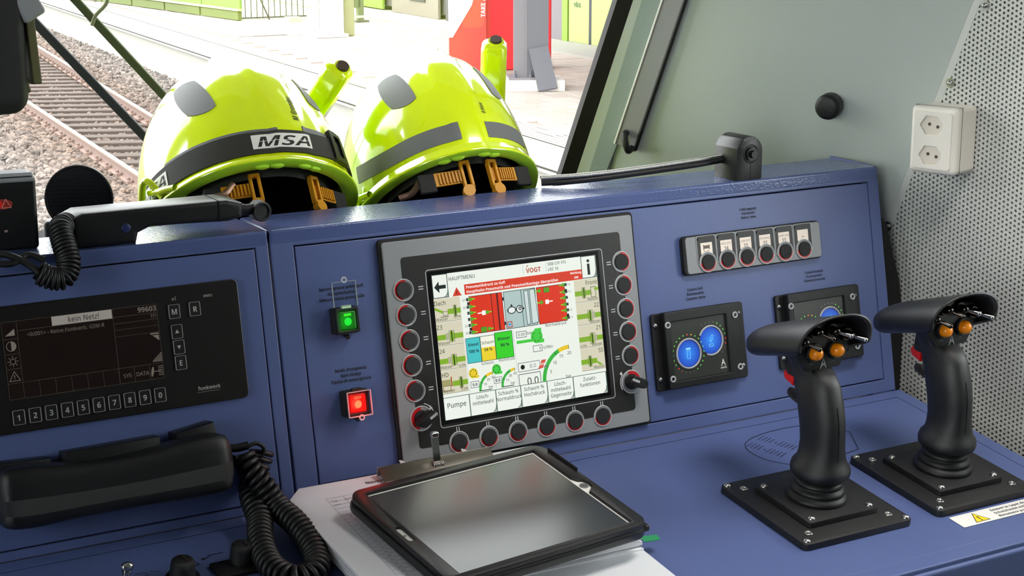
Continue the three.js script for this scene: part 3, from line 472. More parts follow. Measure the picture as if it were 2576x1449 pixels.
// ---------------------------------------------------------------- two round-gauge display units
const CX = 0.7313, CV = 0.0970;
function gaugeUnit(label, u) {
  const t = onPanel('joystick_display', label, 'display', u, CV);
  mesh('mounting_plate', plate(0.1335, 0.0915, 0.0045, 0.004, 0.0008), M.plateBlack, t);
  const f = mesh('housing', frame(0.1085, 0.0905, 0.003, 0.0805, 0.070, 0.001, 0.0105, 0.0012, -0.0053, -0.0017), M.plateBlack, t, V(-0.0005, 0.0012, 0.0030));
  const sx = -0.0058, sy = -0.0005;
  const tex = canvasTex(720, 626, (x, W, H) => {
    x.fillStyle = '#202220'; x.fillRect(0, 0, W, H); x.strokeStyle = '#2d302c'; x.lineWidth = 7; for (let i = -H; i < W; i += 18) { x.beginPath(); x.moveTo(i, H); x.lineTo(i + H * 0.6, 0); x.stroke(); }
    const k = W / 0.08, X = (a) => W / 2 + (a - sx) * k, Y = (b) => H / 2 - (b - sy) * k, A = [-0.0225, -0.0055], B = [0.0110, 0.0057];
    const dots = (c, r, list, n) => list.forEach(([i, col]) => { const a = Math.PI / 2 - (i / n) * Math.PI * 2; x.fillStyle = col; x.beginPath(); x.arc(X(c[0] + Math.cos(a) * r), Y(c[1] + Math.sin(a) * r), 7.5, 0, 7); x.fill(); });
    const all = (n) => Array.from({ length: n }, (_, i) => [i, '#585a55']); dots(A, 0.0224, all(24), 24); dots(B, 0.0222, all(24).filter(([i]) => i < 10 || i > 21), 24);
    const g = '#5fd23c', r = '#ff3a2a', o = '#ffa531';
    dots(A, 0.0224, [...Array(15).keys()].map((i) => [(i + 20) % 24, g]).filter(([i]) => i < 11 || i > 18), 24); dots(A, 0.0224, [[23, g], [22, g], [21, g], [20, g], [19, g], [18, g], [17, g], [16, g], [15, r], [14, '#a03020'], [0, '#ff5a20'], [1, o]], 24);
    dots(B, 0.0222, [[2, g], [3, g], [4, g], [5, g], [6, r], [7, r], [8, '#803028']], 24);
    const lens = (c, cut) => { const q = x.createRadialGradient(X(c[0]), Y(c[1]), 10, X(c[0]), Y(c[1]), 150); q.addColorStop(0, '#2f86e0'); q.addColorStop(1, '#1a3fae'); x.fillStyle = q; x.beginPath(); x.arc(X(c[0]), Y(c[1]), 0.0158 * k, 0, 7); x.fill(); };
    lens(B); x.fillStyle = '#202220'; x.beginPath(); x.arc(X(A[0]), Y(A[1]), 0.0208 * k, 0, 7); x.fill(); lens(A);
    x.fillStyle = '#8fd4ff'; x.strokeStyle = '#8fd4ff'; x.lineWidth = 4; x.strokeRect(X(A[0]) - 20, Y(A[1]) - 30, 40, 84); x.fillRect(X(A[0]) - 30, Y(A[1]) - 60, 60, 18); x.strokeRect(X(B[0]) - 24, Y(B[1]) + 40, 56, 24); x.save(); x.translate(X(B[0]) + 8, Y(B[1]) - 10); x.rotate(0.5); x.strokeRect(-12, -50, 24, 70); x.restore();
    dots(A, 0.0224, [[4, g], [5, g], [6, g], [7, g]], 24);
    x.strokeStyle = '#c8c8c2'; x.lineWidth = 8; const ax = X(0.0265), ay = Y(-0.0235); x.beginPath(); x.moveTo(ax - 26, ay + 30); x.lineTo(ax, ay - 40); x.lineTo(ax + 26, ay + 30); x.moveTo(ax - 12, ay - 10); x.lineTo(ax + 22, ay + 6); x.moveTo(ax + 12, ay - 10); x.lineTo(ax - 22, ay + 6); x.stroke(); x.font = 'bold 24px sans-serif'; x.fillStyle = '#c8c8c2'; x.textAlign = 'center'; x.fillText('AKRON', ax, ay + 56);
  });
  mesh('screen', new THREE.PlaneGeometry(0.08, 0.0696), std(0xffffff, 0.35, { map: tex, emissive: 0xffffff, emissiveMap: tex, emissiveIntensity: 0.42 }), t, V(sx, sy, 0.0105));
  const A = [-0.0225, -0.0055], B = [0.0110, 0.0057], R = 0.0172, dx = B[0] - A[0], dy = B[1] - A[1];
  mesh('gauge_ring', G(new THREE.TorusGeometry(R, 0.0011, 10, 60), [A[0], A[1], 0.011]), M.greyLine, t);
  const d0 = Math.atan2(-dy, -dx) + 0.78;
  mesh('gauge_ring', G(new THREE.TorusGeometry(R, 0.0011, 10, 60, Math.PI * 2 - 1.56), [B[0], B[1], 0.0109], [0, 0, d0]), M.greyLine, t);
  const s1 = join([G(new THREE.SphereGeometry(0.0031, 20, 10, 0, Math.PI * 2, 0, Math.PI / 2), [0, 0, 0], [Math.PI / 2, 0, 0])]), s2 = join([G(new THREE.TorusGeometry(0.0030, 0.0011, 8, 24), [0, 0, 0.0004])]);
  for (const [a, b] of [[0.6690, 0.1294], [0.7900, 0.1297], [0.6695, 0.0658], [0.7912, 0.0661]]) mesh('screw', s1, M.steel, t, V(a - CX, b - CV, 0.0042));
  for (const [a, b] of [[0.6803, 0.1286], [0.7786, 0.1288], [0.6810, 0.0651], [0.7799, 0.0662]]) { const n = mesh('collar', s2, M.greyLine, t, V(a - CX, b - CV, 0.0137)); mesh('bolt', cylZ(0.0018, 0.0018, 0.0008, 16), M.black, n); }
}
gaugeUnit('black display unit with two blue round gauges, fully in view beside the monitor', CX);
gaugeUnit('black round-gauge display unit partly hidden behind the front joystick head', CX + 0.1840);

// ---------------------------------------------------------------- guarded push switches
function guardedSwitch(label, u, v, glow, lensC, open) {
  const t = onPanel('guarded_switch', label, 'switch', u, v), s = 0.0275;
  mesh('body', flat(ext(rr(s, s + 0.0005, 0.0022), 0.014, 0.0012)), M.blackMatt, t);
  mesh('collar', frame(s - 0.001, s - 0.001, 0.002, 0.0205, 0.0205, 0.002, 0.003, 0.0006), M.black, t, V(0, 0, 0.0135));
  const lens = mesh('lens', box(0.0198, 0.0198, 0.0045, 0.002), std(lensC, 0.25, { emissive: glow, emissiveIntensity: open ? 0.10 : 0.55 }), t, V(0.0, -0.0002, 0.0140));
  mesh('lamp_spot', G(new THREE.CircleGeometry(open ? 0.0042 : 0.0040, 28), [0, -0.001, 0.00235]), std(0x101010, 0.3, { emissive: open ? 0x20ff40 : 0xff8a50, emissiveIntensity: open ? 0.75 : 1.3 }), lens);
  mesh('lamp_bar', G(plate(0.0085, 0.0028, 0.0002, 0.0004), [0, 0.0062, 0.0023]), std(0x101010, 0.3, { emissive: open ? 0x40ff30 : 0xff7040, emissiveIntensity: open ? 0.8 : 0.9 }), lens);
  mesh('hinge', box(0.011, 0.004, 0.004, 0.001), open ? std(0xcfd0c8, 0.5) : M.blackMatt, t, V(0, s / 2 + 0.0005, 0.0145));
  mesh('catch', join([G(box(0.004, 0.005, 0.008, 0.001), [0.0015, -s / 2 - 0.002, 0.004]), G(new THREE.SphereGeometry(0.0025, 14, 10), [0.0015, -s / 2 - 0.0042, 0.008])]), M.black, t);
  // transparent lid: an open box with a small ring tab
  const lid = new THREE.Group(); lid.name = 'lid'; t.add(lid);
  const w = s - 0.0008, h = s - 0.0015, d = 0.005;
  mesh('lid_cover', join([G(box(w, h, 0.0009), [0, 0, 0]), G(box(0.0009, h, d), [w / 2 - 0.0004, 0, -d / 2]), G(box(0.0009, h, d), [-w / 2 + 0.0004, 0, -d / 2]), G(box(w, 0.0009, d), [0, h / 2 - 0.0004, -d / 2])]), M.clear, lid);
  mesh('lid_rim', join([G(box(0.0011, h, 0.0011), [w / 2, 0, 0]), G(box(0.0011, h, 0.0011), [-w / 2, 0, 0]), G(box(w, 0.0009, 0.0009), [0, h / 2, 0])]), std(0xb9bcc0, 0.4, { transparent: true, opacity: open ? 0.55 : 0.9 }), lid);
  mesh('ring_tab', G(new THREE.TorusGeometry(0.0026, 0.0008, 8, 20), [0.0008, open ? h / 2 + 0.0018 : -h / 2 - 0.0018, 0]), std(0xc4c6c8, 0.4), lid);
  if (open) { lid.position.set(-0.0012, s / 2 + h / 2 + 0.001, 0.0175); } else { lid.position.set(0.0005, -0.0005, 0.0195); lid.scale.y = -1; lid.scale.set(1, 1, 1); }
  if (!open) mesh('lid_rim', G(box(w, 0.0011, 0.0011), [0, -h / 2, 0]), std(0xb9bcc0, 0.4), lid);
  const L = new THREE.PointLight(open ? 0x20ff30 : 0xff3020, open ? 0.0006 : 0.004); L.position.set(0, -0.001, 0.024); L.castShadow = true; L.shadow.radius = 0.4; t.add(L);
}
guardedSwitch('green glowing switch with its clear lid flipped open', 0.2763, 0.1854, 0x10d020, 0x1c4a14, true);
guardedSwitch('red glowing emergency switch under a closed clear lid', 0.2780, 0.0978, 0xff1208, 0x8a0c06, false);

// ---------------------------------------------------------------- train radio
{
  const u0 = -0.105, u1 = 0.1640, v0 = 0.1207, v1 = 0.2422, W = u1 - u0, H = v1 - v0, cu = (u0 + u1) / 2, cv = (v0 + v1) / 2;
  const t = onPanel('train_radio', 'black train radio panel with dim display, number keys and letter keys', 'radio', cu, cv);
  const rim = mesh('panel', plate(W, H, 0.005, 0.006, 0.001), std(0x0d0b0a, 0.4), t);
  const lw = 0.1525, lh = 0.0745, lx = 0.0015 - cu, ly = 0.1899 - cv;
  const tex = canvasTex(1220, 596, (x, w, h) => {
    x.fillStyle = '#160a07'; x.fillRect(0, 0, w, h); const k = w / lw, X = (u) => (u + 0.0748) * k, Y = (v) => h - (v - 0.1527) * k, ink = '#8a8178';
    x.strokeStyle = '#5d564f'; x.lineWidth = 3; const ln = (a, b, c, d) => { x.beginPath(); x.moveTo(X(a), Y(b)); x.lineTo(X(c), Y(d)); x.stroke(); };
    x.strokeRect(2, 2, w - 4, h - 4); ln(-0.0605, 0.227, -0.0605, 0.153); ln(0.0327, 0.227, 0.0327, 0.153); for (const v of [0.2105, 0.196, 0.182]) ln(-0.075, v, -0.0605, v); ln(-0.075, 0.1682, 0.0777, 0.1682);
    ln(-0.0605, 0.2177, 0.0327, 0.2177); for (const v of [0.2185, 0.2120, 0.2058, 0.1992]) ln(0.0327, v, 0.0777, v); for (let i = 0; i < 9; i++) ln(-0.0605 + i * 0.0155, 0.1682, -0.0605 + i * 0.0155, 0.1527);
    x.fillStyle = '#b5aca4'; x.fillRect(X(-0.0270), Y(0.2268), X(0.0320) - X(-0.0270), Y(0.2180) - Y(0.2268)); x.fillStyle = '#1a1210'; x.textAlign = 'center'; x.textBaseline = 'middle'; x.font = '56px sans-serif'; x.fillText('kein Netz!', X(0.004), Y(0.2222));
    x.fillStyle = ink; x.font = '42px sans-serif'; x.fillText('<Ic001> - Keine Funkverb. GSM-R', X(-0.014), Y(0.2128), 600); x.font = 'bold 56px sans-serif'; x.textAlign = 'right'; x.fillText('99603', X(0.0770), Y(0.2228)); x.font = '40px sans-serif'; x.fillText('Tf1', X(0.0770), Y(0.2150));
    x.textAlign = 'center'; x.font = '44px sans-serif'; x.fillText('SYS', X(0.0408), Y(0.1602)); x.fillText('DATA', X(0.0560), Y(0.1602));
    x.beginPath(); x.moveTo(X(-0.0725), Y(0.2135)); x.lineTo(X(-0.0630), Y(0.2135)); x.lineTo(X(-0.0630), Y(0.2200)); x.fill();
    x.lineWidth = 5; x.strokeStyle = ink; x.beginPath(); x.arc(X(-0.0676), Y(0.2035), 36, 0, 7); x.stroke(); x.beginPath(); x.arc(X(-0.0676), Y(0.2035), 36, -Math.PI / 2, Math.PI / 2); x.fill();
    x.beginPath(); x.arc(X(-0.0676), Y(0.189), 20, 0, 7); x.stroke(); for (let i = 0; i < 8; i++) { const a = i * Math.PI / 4; x.beginPath(); x.moveTo(X(-0.0676) + Math.cos(a) * 28, Y(0.189) + Math.sin(a) * 28); x.lineTo(X(-0.0676) + Math.cos(a) * 42, Y(0.189) + Math.sin(a) * 42); x.stroke(); }
    x.beginPath(); x.moveTo(X(-0.0676), Y(0.1795)); x.lineTo(X(-0.0625), Y(0.1705)); x.lineTo(X(-0.0727), Y(0.1705)); x.closePath(); x.stroke(); x.font = 'bold 44px sans-serif'; x.fillText('!', X(-0.0676), Y(0.1740));
    x.beginPath(); x.moveTo(X(0.0672), Y(0.1985)); x.lineTo(X(0.0765), Y(0.1985)); x.lineTo(X(0.0765), Y(0.1905)); x.fill(); x.fillStyle = '#160a07'; x.fillRect(X(0.0698), Y(0.1972), 60, 8);
    x.lineWidth = 4; for (let i = 0; i < 6; i++) x.strokeRect(X(0.0680) + i * 13, Y(0.1700) - 12 - i * 11, 9, 10 + i * 11); x.fillStyle = ink; x.beginPath(); x.ellipse(X(0.0662), Y(0.1605), 10, 40, 0.2, 0, 7); x.fill(); for (let i = 0; i < 6; i++) x.fillRect(X(0.0722), Y(0.1655) + i * 14, 40, 5); x.fillRect(X(0.067), Y(0.1608), 60, 6);
  });
  mesh('display', new THREE.PlaneGeometry(lw, lh), std(0xffffff, 0.3, { map: tex, emissive: 0xffffff, emissiveMap: tex, emissiveIntensity: 0.14 }), t, V(lx, ly, 0.0053));
  // keys: one atlas for all faces, each key a raised cap
  const names = ['1', '2', '3', '4', '5', '6', '7', '8', '9', '0', 'M', 'R', 'up', 'down', 'E'];
  const atlas = canvasTex(1024, 512, (x) => { x.fillStyle = '#0c0a09'; x.fillRect(0, 0, 1024, 512); names.forEach((s, i) => { const a = (i % 8) * 128, b = Math.floor(i / 8) * 256; x.strokeStyle = '#b4b2ae'; x.lineWidth = 7; x.beginPath(); x.roundRect(a + 8, b + 8, 112, 240, 16); x.stroke(); x.fillStyle = '#b9b7b3'; x.save(); x.translate(a + 64, b + 128); x.scale(1, 1.75); if (s === 'up' || s === 'down') { const d = s === 'up' ? -1 : 1; x.beginPath(); x.moveTo(0, d * 22); x.lineTo(-22, -d * 16); x.lineTo(22, -d * 16); x.fill(); } else { x.font = 'bold 76px sans-serif'; x.textAlign = 'center'; x.textBaseline = 'middle'; x.fillText(s, 0, 3); } x.restore(); }); });
  const keyM = std(0xffffff, 0.45, { map: atlas });
  const key = (i, u, v) => {
    const w = 0.0126, h = 0.0146, g = new THREE.PlaneGeometry(w, h), uv = g.attributes.uv, a = (i % 8) / 8, b = 1 - (Math.floor(i / 8) + 1) * 0.5; for (let k = 0; k < 4; k++) uv.setXY(k, a + uv.getX(k) / 8, b + uv.getY(k) * 0.5);
    const o = mesh('key', box(w + 0.0004, h + 0.0004, 0.0012, 0.0004), M.blackMatt, t, V(u - cu, v - cv, 0.0053)); mesh('key_face', g, keyM, o, V(0, 0, 0.00065));
  };
  for (let i = 0; i < 10; i++) key(i, -0.0681 + i * 0.01547, 0.1354 + i * 0.00013);
  key(10, 0.0948, 0.2169); key(11, 0.1162, 0.2170); key(12, 0.0953, 0.1967); key(13, 0.0957, 0.1811); key(14, 0.0958, 0.1654);
  printed('maker_name', t, 0.026, 0.007, 9000, (x, w, h) => { x.fillStyle = '#b4b2ae'; x.font = 'bold 46px sans-serif'; x.textAlign = 'center'; x.fillText('funkwerk', w / 2, h * 0.62); x.fillRect(0, h * 0.88, w * 0.92, 3); }, V(0.1225 - cu, 0.1358 - cv, 0.0053));
  printed('socket_name', t, 0.013, 0.004, 9000, (x, w, h) => { x.fillStyle = '#9a9894'; x.font = 'bold 32px sans-serif'; x.textAlign = 'center'; x.fillText('MMIC', w / 2, h * 0.85); }, V(0.1315 - cu, 0.2288 - cv, 0.0053));
  mesh('indicator', join([G(cylZ(0.0012, 0.0014, 0.0008, 14)), G(box(0.0012, 0.004, 0.0006), [0.0026, 0.0006, 0])]), std(0x77756f, 0.4), t, V(0.0948 - cu, 0.2291 - cv, 0.005));
}
// ---------------------------------------------------------------- phone handset in its cradle on the left unit
{
  const t = onPanel('phone_handset', 'large black phone handset hung in its cradle below the radio', 'phone', 0.010, 0.064, 0);
  // cradle behind
  const cr = poly([[-0.118, -0.02], [0.118, -0.018], [0.106, 0.040], [0.066, 0.0345], [0.066, 0.026], [0.050, 0.026], [0.050, 0.0345], [-0.043, 0.0335], [-0.046, 0.024], [-0.058, 0.024], [-0.058, 0.031], [-0.118, 0.034]]);
  mesh('cradle', flat(ext(cr, 0.026, 0.002)), M.black, t);
  // handset: lofted along u, concave top
  const rings = [], n = 28;
  for (let i = 0; i <= 36; i++) {
    const k = i / 36, u = -0.116 + k * 0.232, e = Math.min(1, Math.sqrt(Math.max(0, 1 - Math.pow(Math.abs(k * 2 - 1), 14)))), mid = Math.cos((k - 0.48) * Math.PI) ** 2;
    const top = 0.0315 - mid * 0.0085, bot = -0.0285 + (mid > 0.35 ? 0.003 * (mid - 0.35) : 0) - 0.0005, cy = (top + bot) / 2, hh = ((top - bot) / 2) * (0.55 + 0.45 * e), dd = (0.0245 - mid * 0.003) * (0.4 + 0.6 * e), ring = [];
    for (let j = 0; j < n; j++) { const a = (j / n) * Math.PI * 2, c = Math.cos(a), s = Math.sin(a), q = 0.42; ring.push(V(u, cy + Math.sign(s) * Math.abs(s) ** q * hh, 0.032 + Math.sign(c) * Math.abs(c) ** q * dd)); }
    rings.push(ring);
  }
  mesh('receiver', loft(rings.map((r) => r.reverse())), M.blackSoft, t);
  mesh('cord_boot', tube([V(0.112, 0.012, 0.02), V(0.128, 0.010, 0.024), V(0.139, 0.011, 0.026)], 0.0042, 16, 12), M.rubber, t);
  // the coiled cord hangs in a loop over the desk edge
  const L = (px) => px.clone();
  const inv = new THREE.Matrix4().makeRotationX(PANEL).setPosition(pan(0.010, 0.064, 0)).invert();
  const P = (u, v, o) => pan(u, v, o).applyMatrix4(inv), D = (x, z, h) => desk(x, z, h).applyMatrix4(inv);
  mesh('cord_lead', tube([P(0.146, 0.073, 0.026), P(0.158, 0.0755, 0.026), P(0.165, 0.070, 0.026), P(0.163, 0.0625, 0.024), P(0.156, 0.064, 0.022), P(0.154, 0.069, 0.02), P(0.1545, 0.06, 0.018)], 0.0021, 60, 10), M.rubber, t);
  mesh('coiled_cord', coil([P(0.1405, 0.068, 0.028), P(0.1450, 0.052, 0.034), P(0.155, 0.035, 0.038), D(0.166, 0.040, 0.026), D(0.1715, 0.070, 0.022), D(0.1725, 0.100, 0.018), D(0.168, 0.130, 0.015), D(0.153, 0.156, 0.014), D(0.133, 0.158, 0.014), D(0.123, 0.135, 0.014), D(0.125, 0.105, 0.015), D(0.133, 0.074, 0.018), D(0.143, 0.048, 0.02), P(0.1495, 0.03, 0.020), P(0.160, 0.048, 0.014), P(0.168, 0.064, 0.012)], 0.0102, 0.0031, 56, 8), M.rubber, t);
}
// ---------------------------------------------------------------- rotary knobs and lever on the left desk
function rotary(label, x, z, base) {
  const t = onDesk('rotary_switch', label, 'knob', x, z, 0);
  if (base) mesh('base_plate', G(flat(ext(rr(0.044, 0.030, 0.003), 0.004, 0.001)), [-0.010, 0, 0.008], [-Math.PI / 2, 0, 0]), M.black, t); else mesh('base_ring', G(cyl(0.016, 0.018, 0.004, 32), [0, 0.002, 0]), M.black, t);
  const prof = [[0, 0.0225], [0.0085, 0.0222], [0.0105, 0.0205], [0.0115, 0.016], [0.0125, 0.004], [0.0125, 0.003]].map((p) => new THREE.Vector2(...p));
  mesh('grip', new THREE.LatheGeometry(prof, 32), M.blackSoft, t); mesh('pointer', G(box(0.002, 0.0012, 0.009), [0.002, 0.0226, 0]), M.blackMatt, t);
}
rotary('black rotary switch on a square base, nearest the coiled cord', 0.1085, 0.0900, true);
rotary('black rotary switch with round base, at the lower frame edge', 0.046, 0.0960, false);
{
  const t = onDesk('toggle_lever', 'small chrome tipped toggle lever left of the two rotary switches', 'lever', -0.006, 0.088, 0);
  mesh('base', G(flat(ext(rr(0.05, 0.02, 0.003), 0.003, 0.0008)), [-0.006, 0, 0], [-Math.PI / 2, 0, 0]), M.black, t); mesh('stem', G(cyl(0.002, 0.003, 0.02, 16), [0, 0.012, 0]), M.chrome, t); mesh('tip', join([G(new THREE.SphereGeometry(0.0052, 20, 14), [0.001, 0.021, 0], [0, 0, 0], [1.2, 0.9, 0.9]), G(cyl(0.0042, 0.0042, 0.004, 20), [0, 0.015, 0])]), M.chrome, t);
}
{ // little symbols printed beside the knobs
  const sym = (x, z, draw) => printed('symbol', left.t, 0.028, 0.018, 6000, (c, W, H) => { c.strokeStyle = '#0d1122'; c.fillStyle = '#0d1122'; c.lineWidth = 5; draw(c, W, H); }, V(x - left.cx, 0.0004, z), [-Math.PI / 2, 0, 0]);
  sym(0.088, 0.066, (c, W, H) => { c.beginPath(); c.moveTo(10, H * 0.6); c.lineTo(50, H * 0.5); c.lineTo(60, H * 0.3); c.lineTo(W * 0.9, H * 0.3); c.stroke(); c.fillRect(8, H * 0.5, 24, 16); });
  sym(0.062, 0.072, (c, W, H) => { c.beginPath(); c.moveTo(W * 0.3, H * 0.2); c.lineTo(W * 0.7, H * 0.25); c.lineTo(W * 0.8, H * 0.7); c.lineTo(W * 0.6, H * 0.8); c.stroke(); });
  sym(0.020, 0.072, (c, W, H) => { c.beginPath(); c.moveTo(W * 0.1, H * 0.4); c.lineTo(W * 0.4, H * 0.4); c.lineTo(W * 0.5, H * 0.7); c.lineTo(W * 0.2, H * 0.8); c.moveTo(W * 0.6, H * 0.4); c.lineTo(W * 0.9, H * 0.6); c.stroke(); });
}
// ---------------------------------------------------------------- joysticks
function makeJoystick() {
  const t = onDesk('joystick', 'x', 'joystick', 0.7164, 0.2185, 0);
  mesh('base_plate', G(flat(plate(0.149, 0.149, 0.008, 0.008, 0.0014)), [0, 0, 0], [-Math.PI / 2, 0, 0]), M.plateBlack, t);
  mesh('inner_plate', G(flat(plate(0.096, 0.096, 0.007, 0.004, 0.0012)), [0, 0.0078, 0], [-Math.PI / 2, 0, 0]), M.plateBlack, t);
  const dome = join([G(new THREE.SphereGeometry(0.0041, 20, 8, 0, Math.PI * 2, 0, Math.PI / 2), [0, 0, 0], [0, 0, 0], [1, 0.75, 1]), G(cyl(0.0015, 0.0015, 0.0008, 6), [0, 0.0029, 0])]);
  const sunk = join([G(new THREE.TorusGeometry(0.0035, 0.0011, 8, 24), [0, 0.0004, 0], [Math.PI / 2, 0, 0]), G(cyl(0.0027, 0.0027, 0.0005, 6), [0, 0.0003, 0])]);
  for (const [a, g, y] of [[0.0680, dome, 0.008], [0.0550, sunk, 0.0079], [0.0400, dome, 0.0148]]) for (const [sx, sz] of [[-1, -1], [-1, 1], [1, 1], [1, -1]]) mesh('screw', g, M.steel, t, V(sx * a, y, sz * a));
  // bellows
  const bel = []; const rr0 = 0.0335, rr1 = 0.0215;
  for (let i = 0; i <= 40; i++) { const k = i / 40, w = Math.abs(Math.sin(k * Math.PI * 3.5)); bel.push(new THREE.Vector2(rr0 + (rr1 - rr0) * k + 0.0022 * w - 0.001, 0.0148 + k * 0.028)); }
  mesh('bellows', new THREE.LatheGeometry(bel, 48), M.rubber, t);
  // grip: flange, palm swell, neck; slightly leaning forward (-z)
  const S = [ // height, centre x, centre z, half x, half z
    [0.0400, 0, 0, 0.020, 0.021], [0.0415, 0, 0, 0.0295, 0.0300], [0.0440, 0, 0, 0.0318, 0.0322], [0.0490, 0, 0, 0.0325, 0.033], [0.0540, 0, 0, 0.0312, 0.0320], [0.0595, 0.0, 0, 0.0262, 0.0280], [0.0660, 0, -0.0005, 0.0218, 0.0260],
    [0.0760, 0, -0.002, 0.0194, 0.0262], [0.0880, 0, -0.0045, 0.0190, 0.0272], [0.1000, 0, -0.0075, 0.0190, 0.0285], [0.1120, 0, -0.0115, 0.0192, 0.0292], [0.1240, 0, -0.0160, 0.0194, 0.0290], [0.1360, 0, -0.0225, 0.0186, 0.0272], [0.1430, 0, -0.0265, 0.0176, 0.0255], [0.1480, 0, -0.0305, 0.0180, 0.0235], [0.1520, 0, -0.0360, 0.0190, 0.0190], [0.1570, 0, -0.0410, 0.0205, 0.0160], [0.1660, 0, -0.046, 0.0250, 0.0160], [0.1760, 0, -0.051, 0.030, 0.017]];
  const ring = ([h, cx, cz, hx, hz], n = 36) => Array.from({ length: n }, (_, j) => { const a = -(j / n) * Math.PI * 2, c = Math.cos(a), s = Math.sin(a), q = h < 0.06 ? 1 : 0.8; return V(cx + Math.sign(c) * Math.abs(c) ** q * hx, h + (h > 0.13 ? s * hz * 0.25 : 0), cz + Math.sign(s) * Math.abs(s) ** q * hz); });
  mesh('grip', loft(S.map((s) => ring(s))), M.blackSoft, t);
  mesh('grip_seam', tube(S.slice(6, 12).map(([h, , cz, , hz]) => V(0, h + (h > 0.13 ? hz * 0.25 : 0), cz + hz + 0.0002)), 0.0005, 40, 6), M.black, t);
  // hood: a blunt shell over the buttons, open towards the operator
  const N = 48, rings = [], inner = [], mix = (a, b, k) => a + (b - a) * k;
  for (let i = 0; i <= 24; i++) {
    const k = i / 24, r = Math.sqrt(Math.max(0, 1 - (1 - Math.min(1, k * 3.2 + 0.02)) ** 2)), z = mix(-0.132, -0.004, k), mid = mix(0.1480, 0.1935, k), up = mix(0.0165, 0.0315, k) * r, dn = mix(0.0200, 0.025, k) * r, hw = mix(0.028, 0.0495, Math.pow(k, 0.8)) * r, o = [], q = [];
    const f = (v, e) => Math.sign(v) * Math.abs(v) ** e;
    for (let j = 0; j < N; j++) { const a = (j / N) * Math.PI * 2, x = Math.cos(a), s = Math.sin(a), lean = (s < -0.3 ? 0.040 * (s + 0.3) : 0.004 * Math.max(0, s)) * k; o.push(V(f(x, 0.88) * hw, mid + f(s, 0.92) * (s > 0 ? up : dn), z + lean)); q.push(V(f(x, 0.88) * (hw - 0.0030), mid + f(s, 0.92) * ((s > 0 ? up : dn) - 0.0030), z + lean)); }
    rings.push(o); if (i > 15) inner.push(q);
  }
  const shell = [...rings, ...inner.reverse()];
  mesh('hood', loft(shell.map((r) => r.slice().reverse()), true, true), M.blackSoft, t);
  // button face inside the hood, leaning back
  const f = new THREE.Group(); f.name = 'button_face'; f.position.set(0, 0.1835, -0.0235); f.rotation.x = -0.16; t.add(f);
  const fs = poly([[-0.0220, -0.0275], [0.0220, -0.0275], [0.036, -0.006], [0.0405, 0.008], [0.031, 0.018], [0, 0.0225], [-0.031, 0.018], [-0.0405, 0.008], [-0.040, -0.006], [-0.030, -0.018]]);
  mesh('face_plate', flat(ext(fs, 0.007, 0.0012)), M.plateBlack, f, V(0, 0, -0.005));
  const nut = std(0x4c4844, 0.25, { metalness: 1 });
  for (const x of [-0.0145, 0.0145]) { mesh('button_collar', join([G(cylZ(0.0098, 0.0105, 0.004, 32)), G(new THREE.TorusGeometry(0.0088, 0.0012, 8, 32), [0, 0, 0.004])]), M.black, f, V(x - 0.0005, -0.0075, 0.001)); mesh('push_button', join([G(cylZ(0.0072, 0.0076, 0.005, 28)), G(new THREE.SphereGeometry(0.0072, 28, 12, 0, Math.PI * 2, 0, Math.PI / 2), [0, 0, 0.005], [Math.PI / 2, 0, 0], [1, 0.9, 1])]), M.orange, f, V(x - 0.0005, -0.0075, 0.004)); }
  for (const [x, y, lev] of [[-0.0345, 0.0080, 0], [-0.0160, 0.0165, 0], [0.0070, 0.0150, 1], [0.0275, 0.0080, 1]]) {
    mesh('toggle_nut', join([G(cylZ(0.0068, 0.0076, 0.0065, 24)), G(cylZ(0.0044, 0.0056, 0.0125, 24)), G(new THREE.SphereGeometry(0.0046, 20, 10), [0, 0, 0.012])]), nut, f, V(x, y, 0.001));
    mesh('toggle_bat', join([G(cyl(0.0026, 0.0014, 0.017, 16), [0, 0.0085, 0]), G(new THREE.SphereGeometry(0.0028, 16, 10), [0, 0.017, 0])]), lev ? M.chrome : nut, f, V(x, y, 0.0115)).quaternion.setFromUnitVectors(V(0, 1, 0), (lev ? V(0.72, -0.28, 0.62) : V(0.55, -0.35, 0.75)).normalize());
  }
  printed('emblem', f, 0.012, 0.013, 9000, (x, W, H) => { x.strokeStyle = '#9a9a96'; x.lineWidth = 8; x.beginPath(); x.moveTo(W * 0.15, H * 0.92); x.lineTo(W * 0.5, H * 0.08); x.lineTo(W * 0.85, H * 0.92); x.moveTo(W * 0.3, H * 0.4); x.lineTo(W * 0.75, H * 0.72); x.moveTo(W * 0.7, H * 0.4); x.lineTo(W * 0.25, H * 0.72); x.stroke(); }, V(0, -0.0215, 0.0022));
  for (const x of [-0.016, 0.014]) printed('button_mark', f, 0.008, 0.003, 9000, (c, W, H) => { c.fillStyle = '#6a6a68'; c.font = 'bold 22px sans-serif'; c.textAlign = 'center'; c.fillText(x < 0 ? 'FOG' : 'JET', W / 2, H * 0.85); }, V(x, -0.0195, 0.0022));
  // trigger guard side: red trigger and finger rest at the front
  const tr = poly([[0, 0.012], [-0.012, -0.004], [-0.0085, -0.010], [0.006, -0.013], [0.006, 0.012]]);
  mesh('trigger', G(flat(ext(tr, 0.013, 0.0015)), [0, 0, 0], [0, -Math.PI / 2, 0]), M.redTrigger, t, V(0.0065, 0.1365, -0.0600));
  t.children[t.children.length - 1].rotation.y = 0;
